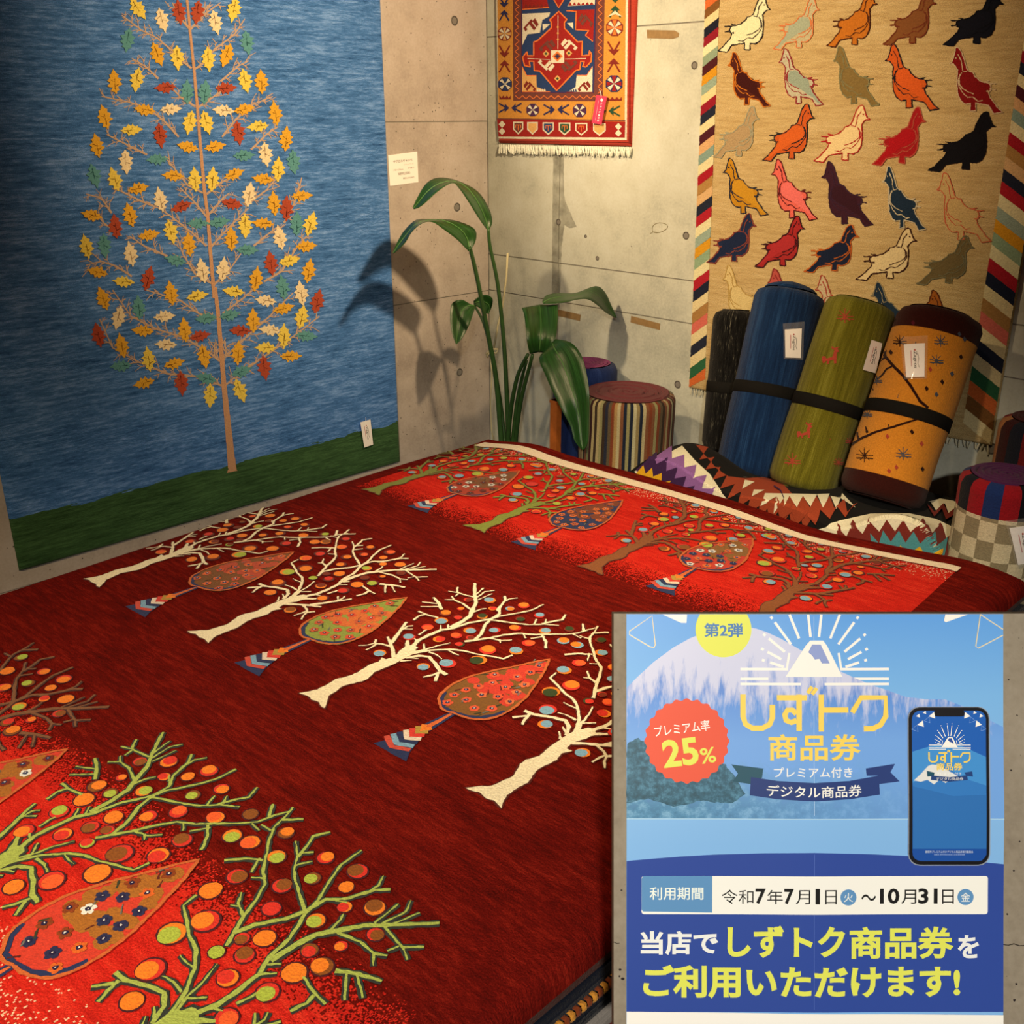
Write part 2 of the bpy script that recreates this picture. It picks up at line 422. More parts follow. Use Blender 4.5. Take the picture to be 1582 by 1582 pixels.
m, nt, bs = newmat('red_gabbeh_wool')
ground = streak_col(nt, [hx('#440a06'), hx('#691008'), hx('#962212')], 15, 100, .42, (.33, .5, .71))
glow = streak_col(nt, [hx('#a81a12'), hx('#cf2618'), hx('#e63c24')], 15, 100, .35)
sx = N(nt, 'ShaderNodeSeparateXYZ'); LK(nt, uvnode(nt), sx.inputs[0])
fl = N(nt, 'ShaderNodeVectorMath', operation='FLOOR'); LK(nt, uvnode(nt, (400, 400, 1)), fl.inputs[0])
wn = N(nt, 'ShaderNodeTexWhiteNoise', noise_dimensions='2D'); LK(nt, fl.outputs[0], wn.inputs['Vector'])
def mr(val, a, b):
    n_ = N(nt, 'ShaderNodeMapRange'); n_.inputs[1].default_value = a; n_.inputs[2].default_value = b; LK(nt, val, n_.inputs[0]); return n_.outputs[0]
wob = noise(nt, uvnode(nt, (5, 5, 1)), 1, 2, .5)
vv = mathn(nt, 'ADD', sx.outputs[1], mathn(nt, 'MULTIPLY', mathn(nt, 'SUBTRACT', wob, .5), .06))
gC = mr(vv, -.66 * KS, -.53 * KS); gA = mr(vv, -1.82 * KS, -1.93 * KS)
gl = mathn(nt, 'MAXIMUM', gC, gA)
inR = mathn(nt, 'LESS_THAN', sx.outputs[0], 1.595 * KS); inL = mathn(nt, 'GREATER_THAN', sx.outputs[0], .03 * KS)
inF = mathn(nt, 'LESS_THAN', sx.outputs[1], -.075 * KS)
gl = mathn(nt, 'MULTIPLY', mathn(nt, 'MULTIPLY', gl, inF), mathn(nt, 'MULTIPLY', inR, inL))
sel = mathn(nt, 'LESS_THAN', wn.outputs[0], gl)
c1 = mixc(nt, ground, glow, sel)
cr = mathn(nt, 'MAXIMUM', mr(sx.outputs[1], -.17 * KS, -.04 * KS), mr(sx.outputs[1], -2.08 * KS, -2.32 * KS))
cr = mathn(nt, 'MULTIPLY', mathn(nt, 'MULTIPLY', cr, inF), mathn(nt, 'MULTIPLY', mathn(nt, 'MULTIPLY', inR, inL), .42))
wn2 = N(nt, 'ShaderNodeTexWhiteNoise', noise_dimensions='3D'); LK(nt, fl.outputs[0], wn2.inputs['Vector'])
c1 = mixc(nt, c1, hx('#eeb98a'), mathn(nt, 'LESS_THAN', wn2.outputs[0], cr))
wool_finish(nt, bs, c1, .6, .0, 300)
RED = m
us = sorted(set([U0 + x for x in (0, .003, .008, .015, .025, .036)] + [U1 - x for x in (0, .003, .008, .015, .025, .036)] + list(np.linspace(U0 + .05, U1 - .05, 70))))
vs_ = sorted(set([V0 + x for x in (0, .003, .008, .015, .025, .036)] + [V1 - x for x in (0, .003, .008, .015, .025, .036)] + list(np.linspace(V0 + .05, V1 - .05, 90))))
pr = rugw(.8, -1.1)
RUG = thing('gabbeh_rug', (pr.x, pr.y, ZT - .035), 'large dark red gabbeh rug with rows of trees, topmost on the pile', 'rug')
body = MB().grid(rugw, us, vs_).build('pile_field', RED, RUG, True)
skirt = MB(); ring = [(u, V0) for u in us] + [(U1, v) for v in vs_[1:]] + [(u, V1) for u in us[::-1][1:]] + [(U0, v) for v in vs_[::-1][1:]]
top = [rugw(*q) for q in ring]; n = len(top)
skirt.add(top + [Vector((p.x, p.y, p.z - .012)) for p in top], [(i, n + i, n + (i + 1) % n, (i + 1) % n) for i in range(n)], hx('#3c1108'))
skirt.build('bound_edge', WOOL, RUG)
# cream stripe near the far end
cs = Pat(lambda u, v, h: rugw(u, v, h), .0046, maxe=.03, jit=.0012, step=.02)
cs.stroke([(x * KS, (-.088 + .012 * math.exp(-x / .2)) * KS) for x in np.linspace(.0, 1.6, 40)], .050, .030, hx('#f6d6a6'))
cs.build('cream_stripe', WOOL, RUG)

# --- woven trees: one tree traced, its mirror image used for every second one
zq = Zm(460, 880, 3.5156)
tb = L(*zq([(90, 695)])[0])
def tl(pts): return [L(*q) - tb for q in zq(pts)]
TRUNK = tl([(10, 675), (60, 667), (110, 655), (160, 630), (210, 600), (300, 575), (330, 560), (390, 520), (440, 505), (462, 478), (480, 490), (530, 475), (560, 440), (585, 425), (592, 385), (606, 385), (612, 412), (640, 412), (655, 425), (640, 440), (650, 455), (620, 465), (600, 475), (545, 505), (480, 535), (420, 560), (385, 595), (350, 610), (250, 635), (210, 665), (172, 690), (168, 715), (150, 757), (130, 745), (120, 725), (80, 710), (60, 690)])
BR = [([(525, 480), (520, 440), (505, 395), (490, 368)], 18, 11), ([(512, 420), (460, 408), (420, 405), (380, 414), (332, 417)], 12, 6), ([(420, 405), (430, 383)], 11, 9), ([(430, 408), (400, 428), (375, 441)], 9, 7),
      ([(512, 400), (550, 350), (575, 312), (595, 288)], 18, 10), ([(560, 335), (600, 311), (630, 308)], 8, 6), ([(570, 325), (628, 326)], 7, 6),
      ([(620, 428), (660, 385), (710, 360), (780, 330), (850, 318), (930, 290), (1040, 270), (1100, 252), (1200, 235), (1270, 220), (1337, 188)], 18, 8), ([(780, 330), (780, 303)], 8, 6), ([(820, 320), (820, 298)], 9, 7), ([(650, 392), (636, 376)], 8, 6),
      ([(835, 315), (900, 280), (940, 250), (950, 225), (970, 180), (965, 130), (965, 74)], 22, 12), ([(945, 218), (900, 185), (850, 165), (800, 165)], 11, 6), ([(850, 165), (838, 146)], 9, 7), ([(960, 150), (920, 140), (870, 125), (820, 118)], 10, 6), ([(870, 125), (870, 96)], 9, 8), ([(875, 130), (858, 146)], 8, 6), ([(965, 142), (1012, 100)], 8, 6), ([(972, 155), (1020, 120), (1072, 112)], 8, 5), ([(978, 165), (1058, 130)], 7, 5), ([(950, 232), (1000, 215), (1028, 211)], 11, 6),
      ([(965, 382), (1000, 350), (1020, 300), (1050, 270), (1100, 240), (1095, 210), (1130, 165), (1127, 142)], 15, 11), ([(1112, 182), (1150, 160), (1197, 153)], 9, 6), ([(1090, 225), (1078, 207)], 8, 6),
      ([(1050, 272), (1110, 280), (1180, 290), (1260, 298), (1340, 295), (1422, 302)], 11, 6), ([(1330, 294), (1390, 280), (1440, 272), (1456, 243)], 11, 9), ([(1287, 296), (1300, 268)], 8, 6), ([(1350, 292), (1350, 268)], 8, 6),
      ([(908, 391), (980, 380), (1050, 370), (1120, 355), (1200, 345), (1280, 352), (1370, 350), (1450, 350), (1520, 345), (1582, 325), (1632, 315)], 13, 7), ([(1558, 332), (1550, 293)], 12, 10), ([(1500, 350), (1542, 371)], 7, 5), ([(1330, 355), (1350, 390), (1350, 427)], 10, 11), ([(1345, 362), (1268, 373)], 8, 6), ([(1230, 348), (1240, 371)], 7, 6), ([(1050, 372), (1110, 385), (1167, 382)], 11, 5), ([(1095, 380), (1105, 398)], 7, 5),
      ([(625, 452), (700, 435), (760, 415), (832, 399)], 11, 5), ([(690, 436), (690, 404)], 8, 6),
      ([(620, 458), (720, 440), (830, 435), (900, 440), (970, 458), (1050, 470), (1120, 483), (1170, 463)], 13, 8), ([(820, 438), (850, 455), (878, 466)], 8, 4), ([(715, 448), (760, 465), (788, 487)], 10, 5),
      ([(590, 482), (660, 470), (715, 475), (750, 510), (775, 550), (812, 572)], 14, 15), ([(775, 560), (730, 575), (684, 585)], 13, 8), ([(762, 568), (752, 607)], 13, 11), ([(560, 498), (622, 496)], 10, 5), ([(600, 480), (660, 486)], 8, 5),
      ([(785, 218), (770, 185), (740, 153)], 15, 11), ([(770, 187), (678, 178)], 8, 6), ([(780, 202), (670, 203)], 8, 6), ([(765, 263), (700, 245), (658, 228)], 9, 9), ([(692, 245), (660, 255), (633, 277)], 11, 10), ([(662, 357), (690, 335), (705, 329)], 9, 7)]
BR = [(tl(p), a, b) for p, a, b in BR]
FRU = [(450, 455, 1, 'b', 'o'), (610, 368, 1, 'b', 'r'), (708, 313, 1, 'q', 'r'), (783, 277, 1.1, 'b', 'o'), (805, 237, 1, 'o', 'd'), (887, 212, .6, 'o', 'r'), (930, 163, .8, 'd', 'r'), (1048, 165, 1, 'b', 'o'), (875, 258, .8, 'r', 'd'), (1060, 210, .7, 'r', 'o'), (1155, 210, .75, 'o', 'b'), (1230, 193, 1, 'o', 'r'), (1005, 253, .9, 'g', 'o'), (937, 330, 1, 'b', 'o'), (1075, 327, .9, 'b', 'r'), (1212, 265, .8, 'g', 'd'), (1315, 247, .85, 'b', 'r'), (1185, 315, .95, 'o', 'r'), (865, 358, .9, 'q', 'r'), (770, 378, .95, 'r', 'o'), (940, 367, .7, 'd', 'r'), (885, 405, .75, 'r', 'g'), (1345, 332, .95, 'b', 'o'), (1478, 322, .85, 'g', 'd'), (1255, 397, 1, 'q', 'r'), (1445, 385, 1, 'o', 'b'), (1035, 435, 1.3, 'o', 'r'), (1190, 440, 1.1, 'b', 'o'), (985, 490, 1.3, 'g', 'o'), (820, 510, 1.25, 'b', 'r'), (685, 527, 1, 'b', 'o')]
FC = {'o': hx('#f07a1e'), 'q': hx('#ee5a24'), 'r': hx('#d8301f'), 'b': hx('#7fa3a8'), 'g': hx('#35401c'), 'd': hx('#7a2a14'), 'n': hx('#8a4a18'), 'l': hx('#a9b03a'), 'y': hx('#ecc04a')}
PALS = {'cream1': {'b': 'o', 'o': 'o', 'q': 'r', 'r': 'd', 'g': 'l', 'd': 'd', 'n': 'n', 'l': 'l', 'y': 'y'},
        'cream': None, 'bright': {'b': 'o', 'o': 'o', 'q': 'n', 'r': 'r', 'g': 'l', 'd': 'n'}, 'far': {'b': 'b', 'o': 'o', 'q': 'o', 'r': 'r', 'g': 'l', 'd': 'd'}}
WM = .00052 * KS
def draped(jit=.0010, step=.008): return Pat(lambda u, v, h: rugw(u, v, h), .0022, .0005, .03, jit, step)
def woven_tree(u0, v0, mir, col, edge, pal, tone, wk=1.0, ew=.004):
    sg = -1 if mir else 1
    f = lambda p: (u0 + sg * p[0], v0 + p[1])
    pt = draped()
    for pts, a, b in BR: pt.stroke([f(p) for p in pts], a * WM * wk + ew, b * WM * wk + ew, edge, 0)
    cx, cy = sum(p[0] for p in TRUNK) / len(TRUNK), sum(p[1] for p in TRUNK) / len(TRUNK)
    pt.stroke([f(p) for p in TRUNK], ew * 1.4, ew * 1.4, edge, 0, True)
    pt.poly([f(p) for p in TRUNK], col, 1)
    for pts, a, b in BR: pt.stroke([f(p) for p in pts], a * WM * wk, b * WM * wk, col, 2)
    t = pt.build('woven_tree', WOOL, RUG); tag(t, tone)
    for x, y, s, a, b in FRU:
        q = f(tl([(x, y)])[0]); k = PALS[pal]
        a2, b2 = (k.get(a, a), k.get(b, b)) if k else (a, b)
        if pal in ('cream1', 'bright', 'far') and random.random() < .35: a2 = random.choice('oqlnr' if pal != 'far' else 'oblrn')
        r = (.0148 if pal == 'bright' else .0138) * KS * s; an = random.uniform(0, 6.3)
        fp = draped(.0004, 1e9)
        if pal != 'cream': fp.ell(q[0], q[1], r * 1.18, r * 1.1, hx('#4a1a1c'), 0)
        fp.ell(q[0], q[1], r, r * .95, FC[b2], 1); fp.ell(q[0] + .25 * r * math.cos(an), q[1] + .25 * r * math.sin(an), r * .82, r * .8, FC[a2], 2)
        fp.build('woven_fruit', WOOL, t)
CR, GRN, BRN = hx('#f8dca6'), hx('#a6ac48'), hx('#7b4a26')
EC, EG, EB = hx('#5a1d12'), hx('#33352a'), hx('#4c2a22')
UB = [.083, .525, .885, 1.34]
for i, (u_, v_) in enumerate(zip(UB, (-1.486, -1.467, -1.459, -1.453))):
    woven_tree(u_ * KS, v_ * KS, i % 2 == 1, CR, EC, 'cream1' if i < 2 else 'cream', 'cream branching tree with coloured fruit')
woven_tree(.51 * KS, -2.30 * KS, True, hx('#80502f'), EB, 'bright', 'brown branching tree with coloured fruit')
woven_tree(.90 * KS, -2.277 * KS, False, GRN, EG, 'bright', 'lime green branching tree with orange fruit', .84, .006)
woven_tree(1.355 * KS, -2.267 * KS, True, GRN, EG, 'bright', 'lime green branching tree with orange fruit', .84, .006)
for i, (u_, c_, e_) in enumerate(((.106, hx('#7d7c2f'), hx('#6b3a1c')), (.54, hx('#83862f'), hx('#6b3a1c')), (.914, hx('#8a4c22'), hx('#5e2d1c')), (1.35, hx('#8a4c22'), hx('#5e2d1c')))):
    woven_tree(u_ * KS, -.645 * KS, i % 2 == 1, c_, e_, 'far', 'tree at the far end of the rug, green or brown')

# --- woven cypresses
zc = Zm(560, 1000, 3.955)
cb = L(*zc([(160, 640)])[0])
def cl(pts): return [L(*q) - cb for q in zc(pts)]
CBODY = cl([(555, 405), (510, 395), (480, 375), (465, 320), (480, 290), (510, 262), (560, 225), (620, 197), (680, 175), (800, 145), (950, 115), (1060, 90), (1142, 76), (1118, 140), (1085, 190), (1060, 230), (1000, 310), (950, 355), (900, 390), (850, 418), (800, 435), (750, 445), (700, 445), (650, 438), (610, 428)])
CLOW = cl([(500, 275), (482, 315), (495, 370), (550, 400), (640, 425), (720, 432), (800, 420), (870, 392)])
CSTEM = cl([(560, 400), (380, 500)]); CBASE = cl([(70, 590), (150, 567), (225, 540), (300, 512), (350, 480), (405, 505), (370, 545), (325, 600), (290, 645), (268, 700), (200, 665), (130, 625)])
def inside(p, poly):
    c = False; n = len(poly); j = n - 1
    for i in range(n):
        if (poly[i][1] > p[1]) != (poly[j][1] > p[1]) and p[0] < (poly[j][0] - poly[i][0]) * (p[1] - poly[i][1]) / (poly[j][1] - poly[i][1]) + poly[i][0]: c = not c
        j = i
    return c
def cypress(u0, v0, lowc, upc, flowers, heart, lab, bluec='#28304e'):
    f = lambda p: (u0 + p[0], v0 + p[1]); pt = draped(.0010, .008)
    B = [f(p) for p in CBODY]
    pt.poly(B, hx(lowc), 0)
    ys = [p[1] for p in B]; ymid = lerp(min(ys), max(ys), .5)
    xs = [p[0] for p in B]
    for k in range(90):                                          # mottled upper zone in small knots
        x, y = random.uniform(min(xs), max(xs)), random.uniform(ymid - .04, max(ys))
        if inside((x, y), B) and inside((x + .012, y), B) and inside((x - .012, y), B): pt.ell(x, y, .014, .012, hx(upc), 1, n=8)
    pt.stroke([f(p) for p in CLOW], .011, .008, hx(bluec), 2)
    pts = []
    for k in range(900):
        x, y = random.uniform(min(xs), max(xs)), random.uniform(min(ys), max(ys))
        if not all(inside((x + dx, y + dy), B) for dx, dy in ((.016, 0), (-.016, 0), (0, .016), (0, -.016))): continue
        if any((x - a) ** 2 + (y - b) ** 2 < .026 ** 2 for a, b in pts): continue
        pts.append((x, y)); fc = hx(random.choice(flowers)); r0 = random.uniform(.005, .0068)
        for q in range(5):
            a = q * 1.257 + k; pt.ell(x + r0 * math.cos(a), y + r0 * math.sin(a), .0048, .0048, fc, 3, n=7)
        pt.ell(x, y, .0042, .0042, hx(heart), 4, n=7); pt.ell(x, y, .0015, .0015, hx('#e8d8c0'), 5, n=5)
    for k in range(26):
        x, y = random.uniform(min(xs), max(xs)), random.uniform(min(ys), max(ys))
        if inside((x, y), B) and inside((x + .01, y + .006), B): pt.stroke([(x, y), (x + random.uniform(-.015, .015), y + .012)], .003, .002, hx(random.choice(['#6e6a5a', '#3a3a22', '#5b1d16'])), 3)
    pt.stroke(B, .0052, .0052, hx('#c9602a'), 4, True)
    t = pt.build('woven_cypress', WOOL, RUG); tag(t, lab)
    st = draped(.0005, .01)
    S = [f(p) for p in CSTEM]
    st.poly([f(p) for p in CBASE], hx(bluec), 0); st.stroke(S, .012, .024, hx(bluec), 0); st.stroke(S, .004, .012, hx('#d9642c'), 1)
    d = (Vector(S[1]) - Vector(S[0])).normalized(); nn = Vector((-d.y, d.x)); o = Vector(S[1])
    for k, (c_) in enumerate(['#ee7a24', '#b58a34', '#d9392a', '#e7c9a4', bluec, '#7fa0a8', '#cf4a34']):
        ww = .009 + .0036 * k; p = o + d * (.002 + .0115 * k)
        st.stroke([p + nn * ww - d * .011, p + d * .004, p - nn * ww - d * .011], .0105, .0105, hx(c_), 2)
    st.build('woven_stem', WOOL, t)
for u_, v_, a in ((.306, -1.505, ('#7d4a22', '#b8472a', ['#c9502c', '#d9602f'], '#28304e', 'rust coloured cypress')),
                  (.702, -1.485, ('#8c9038', '#d2662c', ['#c2542e', '#d84a2a'], '#4a2430', 'green and orange cypress')),
                  (1.122, -1.481, ('#80501f', '#cf3a26', ['#e06a38', '#e2552f'], '#2f2440', 'brown and red flowered cypress')),
                  (.70, -2.28, ('#d03a24', '#a8621f', ['#7a2614', '#e8dcc0', '#d9601f'], '#28304e', 'brown tipped cypress on the red field')),
                  (1.118, -2.283, ('#d03a24', '#a8621f', ['#8a3a14', '#e8dcc0', '#d9601f', '#2a2a44'], '#241c38', 'brown tipped cypress on the red field')),
                  (.315, -.66, ('#a8371f', '#7a4a26', ['#6e2416', '#dccbae', '#8a5a34'], '#2a1c28', 'mottled cypress at the far end')),
                  (.70, -.652, ('#28304e', '#7a3a20', ['#d2662c', '#b8572e'], '#7a2016', 'navy flowered cypress at the far end')),
                  (1.109, -.637, ('#c23a26', '#8a5a28', ['#e0d2b8', '#28304e', '#d9642c'], '#28304e', 'mottled cypress at the far end'))):
    cypress(u_ * KS, v_ * KS, *a)

# --- the rugs underneath and their platform
def under_rug(zt_, th, du0, du1, dv0, mat, lab, nm='folded_rug'):
    c = O2 + EX * .8 + EY * -1.1
    t = thing(nm, (c.x, c.y, zt_ - th), lab, 'rug', 'rugs lying under the topmost rug')
    prof = [(0, 0), (.0, th * .25), (.35, .06), (.7, .0)]
    loops = []; rr = th / 2
    for k in range(7):
        a = -math.pi / 2 + math.pi * k / 6
        loops.append((rr - rr * math.cos(a), zt_ - rr + rr * math.sin(a)))
    mb = MB(); vs = []
    for ins, z in loops:
        for (u, v) in ((U0 + du0 + ins, V0 + dv0 + ins), (U1 - du1 - ins, V0 + dv0 + ins), (U1 - du1 - ins, V1 - .01 - ins), (U0 + du0 + ins, V1 - .01 - ins)):
            p = O2 + EX * skew(u, v) + EY * v; vs.append((p.x, p.y, z))
    fs = [(i * 4 + k, i * 4 + (k + 1) % 4, (i + 1) * 4 + (k + 1) % 4, (i + 1) * 4 + k) for i in range(6) for k in range(4)] + [(3, 2, 1, 0), (24, 25, 26, 27)]
    mb.add(vs, fs, None, [(0, v[2]) for v in vs]); mb.build('rug_body', mat, t)
    return t
DN = wool_streak('navy_black_wool', ['#08090e', '#0e121a', '#181e2a'], 40, 8)
GRY = wool_streak('grey_beige_wool', ['#6d6152', '#857664', '#9a8b76'], 40, 8)
DRD = wool_streak('deep_red_wool', ['#4c0f0c', '#6b1712', '#7a2018'], 40, 8)
TAN = wool_streak('ochre_wool', ['#8a5a20', '#a8702a', '#b8823a'], 40, 8)
z = ZT - .064
for k, (th, du1, mat, lab) in enumerate(((.036, -.012, DN, 'navy rug with orange whipped edge, second from the top of the pile'), (.03, -.020, DN, 'thin black rug, third from the top of the pile'),
                                          (.05, -.016, GRY, 'grey beige rug, fourth from the top of the pile'), (.05, -.01, DRD, 'deep red rug, fifth from the top of the pile'), (.05, -.02, TAN, 'ochre rug, lowest of the pile on the wooden platform'))):
    t = under_rug(z, th, .012, du1, .02, mat, lab)
    if k == 0:                                                   # whipped selvedge, orange and brown turns of yarn
        mb = MB(); nn_ = 200; u = U1 - du1 + .004
        for q in range(nn_):
            v = lerp(V0 + .05, V1 - .05, q / nn_); p = O2 + EX * skew(u, v) + EY * v; r = .0085; seg = 6
            c0 = Vector((p.x, p.y, z - th + .013)); dl = EY * .0105
            mb.tube([c0 - Vector((dl.x, dl.y, -.004)) * .5, c0 + Vector((0, 0, .001)), c0 + Vector((dl.x, dl.y, -.004)) * .5], [r * .7, r, r * .7], 6, hx('#c9822a' if q % 2 else '#7a3414'), False)
        mb.build('whipped_selvedge', WOOL, t, True)
    z -= th
    zp = z
c = O2 + EX * ((U0 + U1) / 2) + EY * ((V0 + V1) / 2)
pl = thing('display_platform', (c.x, c.y, 0), 'low dark wooden platform carrying the pile of rugs', 'platform')
WOODD = plain('dark_wood', '#4a3322', .5, .3, .2, 12)
def obox(u0, u1, v0, v1, z0, z1, name, par, mat):
    vs = []
    for zz in (z0, z1):
        for u, v in ((u0, v0), (u1, v0), (u1, v1), (u0, v1)): p = O2 + EX * u + EY * v; vs.append((p.x, p.y, zz))
    return MB().add(vs, [(3, 2, 1, 0), (4, 5, 6, 7), (0, 1, 5, 4), (1, 2, 6, 5), (2, 3, 7, 6), (3, 0, 4, 7)]).build(name, mat, par)
obox(U0 + .05, U1 - .17, V0 + .06, V1 - .05, zp - .03, zp, 'deck_board', pl, WOODD)
for u in (U0 + .1, U1 - .26):
    for v in (V0 + .12, V1 - .16): obox(u, u + .07, v, v + .07, 0, zp - .03, 'leg', pl, WOODD)

# ================================================================== rugs hanging on the walls
def hung(axis, quad, th, nu=40, nv=50, rr=.012):
    """front surface of a hanging rug: quad of (a, z) corners bl, br, tr, tl along the wall; edges rounded back to the wall"""
    bl, br, tr, tl_ = [Vector(q) for q in quad]
    def off(s, t):
        wu = (br - bl).length; wv = (tl_ - bl).length
        e = min(s * wu, (1 - s) * wu, t * wv, (1 - t) * wv)
        if e >= rr: return th
        return th - rr + math.sqrt(max(0, rr * rr - (rr - max(0, e)) ** 2)) if th >= rr else th * math.sqrt(max(0, 1 - (1 - max(0, e) / rr) ** 2))
    def fn(s, t):
        p = bl.lerp(br, s).lerp(tl_.lerp(tr, s), t); o = off(s, t)
        return (o + .001, p.x, p.y) if axis == 'x' else (p.x, -o - .001, p.y)
    ss = sorted(set([0, .002, .005, .01, .99, .995, .998, 1] + list(np.linspace(.02, .98, nu))))
    tt = sorted(set([0, .002, .005, .01, .99, .995, .998, 1] + list(np.linspace(.02, .98, nv))))
    def uvf(s, t): p = bl.lerp(br, s).lerp(tl_.lerp(tr, s), t); return (p.x, p.y)
    return MB().grid(fn, ss, tt, None, uvf, flip=(axis == 'x'))

# --- blue rug with the golden tree (left wall)
TB = .016
yb0 = onx(15, 800, TB).y; yb1 = onx(604, 350, TB).y
m, nt, bs = newmat('blue_gabbeh_wool')
blue = streak_col(nt, [hx('#24466a'), hx('#48709a'), hx('#84a2c8')], 13, 105, .32, (.35, .5, .67))
green = streak_col(nt, [hx('#22381a'), hx('#37522a'), hx('#4e6c3a')], 11, 130, .3, (.36, .5, .66))
sx = N(nt, 'ShaderNodeSeparateXYZ'); LK(nt, uvnode(nt), sx.inputs[0])
wob = noise(nt, uvnode(nt, (9, 60, 1)), 1, 3, .6)
zz = mathn(nt, 'ADD', sx.outputs[1], mathn(nt, 'MULTIPLY', mathn(nt, 'SUBTRACT', wob, .5), .05))
zg = (onx(20, 812, TB).z + onx(615, 646, TB).z) / 2
wool_finish(nt, bs, mixc(nt, blue, green, mathn(nt, 'LESS_THAN', zz, zg)), .5, .2, 280)
BL = thing('wall_rug', (TB / 2, (yb0 + yb1) / 2, .42), 'blue wall-hung rug with a golden leafy tree above a green band', 'rug')
hung('x', [(yb0, .42), (yb1, .42), (yb1, 2.5), (yb0, 2.5)], TB).build('pile_field', m, BL, True)
def blp(x, y, h): p = onx(x, y, TB + h); return p
z1_ = Zm(0, 0, 2.5516); z2_ = Zm(0, 440, 2.472)
TRK = hx('#c08a5e'); TWG = hx('#bb9470')
tp = Pat(lambda x, y, h: blp(x, y, h + .001), .0012, .0004, 1e9, .25, 4)
tr1 = z1_([(738, -60), (738, 0), (752, 150), (765, 270), (778, 420), (790, 570), (805, 740), (820, 860), (830, 1000), (845, 1174)])
tr2 = z2_([(822, 10), (835, 130), (848, 290), (855, 380), (870, 530), (886, 700)])
tp.stroke(tr1, 3.8, 5.6, TRK, 1); tp.stroke(tr2[:4], 5.6, 7.5, TRK, 1); tp.stroke(tr2[3:], 7.5, 12, TRK, 1)
tp.poly(z2_([(872, 660), (898, 660), (903, 705), (908, 710), (866, 718), (874, 700)]), TRK, 3)
def twigs(pts, wd, dens=1.0):
    """a branch with small side twigs"""
    tp.stroke(pts, wd, wd * .55, TWG, 0)
    P = resample(pts, 7)
    for i in range(1, len(P) - 1):
        if random.random() < .9 * dens:
            d = (P[i + 1] - P[i - 1]).normalized(); s = 1 if i % 2 else -1
            def turn(v, a): return Vector((v.x * math.cos(a) - v.y * math.sin(a), v.x * math.sin(a) + v.y * math.cos(a)))
            dd = turn(d, math.radians(random.uniform(25, 55)) * s); ln = random.uniform(9, 24); k1 = P[i] + dd * ln * .5; e = k1 + turn(dd, math.radians(random.uniform(-35, 35))) * ln * .5
            tp.stroke([P[i], k1, e], wd * .5, wd * .28, TWG, 0)
            for _ in range(2): f0 = P[i].lerp(k1, random.uniform(.4, 1)); tp.stroke([f0, f0 + turn(dd, math.radians(random.choice((-50, 45)) + random.uniform(-12, 12))) * random.uniform(4, 9)], wd * .38, wd * .22, TWG, 0)
for pts in ([(755, 270), (720, 240), (690, 210), (620, 150), (560, 120), (480, 60)], [(765, 275), (800, 250), (850, 190), (920, 140), (965, 75)], [(770, 420), (715, 385), (690, 360), (660, 330)],
            [(778, 425), (830, 390), (870, 360), (900, 340)], [(625, 310), (570, 260), (520, 230)], [(870, 320), (940, 260), (980, 240)], [(705, 540), (650, 480), (590, 430), (500, 400), (400, 380)], [(875, 540), (930, 470), (1000, 410), (1075, 380)],
            [(580, 610), (500, 570), (420, 530)], [(990, 590), (1050, 530), (1095, 500)], [(800, 760), (740, 730), (700, 680), (660, 630)], [(815, 765), (870, 720), (930, 690)], [(610, 815), (540, 785), (470, 750), (440, 690)], [(980, 800), (1050, 750), (1100, 690)],
            [(815, 855), (770, 800), (710, 740)], [(820, 850), (880, 780), (905, 760)], [(815, 970), (760, 920), (670, 850), (610, 810)], [(830, 975), (880, 920), (980, 820)], [(440, 840), (400, 780), (340, 765)], [(1120, 880), (1160, 800), (1190, 700)],
            [(480, 930), (410, 880), (380, 840)], [(660, 1010), (570, 970), (510, 930)], [(1000, 970), (1060, 920), (1100, 890)], [(840, 1120), (770, 1080), (720, 1000), (700, 940)], [(845, 1120), (900, 1070), (950, 1000)], [(520, 1090), (460, 1050), (400, 1030), (340, 1045)],
            [(1040, 1110), (1110, 1070), (1180, 960), (1210, 930)], [(745, 110), (700, 60), (680, 10)], [(752, 115), (790, 70), (820, 20)], [(752, 115), (800, 60), (870, 10)]):
    twigs(z1_(pts), 3.3)
for pts in ([(835, 130), (760, 110), (690, 60), (560, 20)], [(850, 110), (930, 50), (990, 0)], [(845, 290), (800, 260), (700, 200), (600, 170), (500, 120), (430, 20)], [(850, 285), (940, 200), (1030, 120), (1120, 30)],
            [(755, 350), (640, 340), (520, 290), (430, 240), (380, 130)], [(900, 350), (1000, 280), (1130, 190), (1220, 120)], [(850, 385), (800, 370), (760, 345)], [(860, 385), (900, 350)], [(840, 292), (818, 275), (820, 225)], [(855, 290), (862, 260), (860, 215)], [(845, 290), (838, 220)]):
    twigs(z2_(pts), 3.4)
tag(tp.build('woven_trunk', WOOL, BL), 'pale brown trunk and branches')
LT = [(-.5, .02), (-.40, .06), (-.36, .16), (-.24, .12), (-.16, .30), (-.04, .19), (.06, .29), (.14, .15), (.26, .19), (.30, .09), (.5, 0)]
LT = LT + [(x, -y) for x, y in LT[::-1][1:]]
LCOL = {'y': hx('#e2bc48'), 'g': hx('#d99a2c'), 'c': hx('#e6c68e'), 'r': hx('#a8452a'), 't': hx('#5a8a7e')}
LDK = {'y': hx('#7a5a1c'), 'g': hx('#7a4c14'), 'c': hx('#8a6a48'), 'r': hx('#5a2018'), 't': hx('#28504a')}
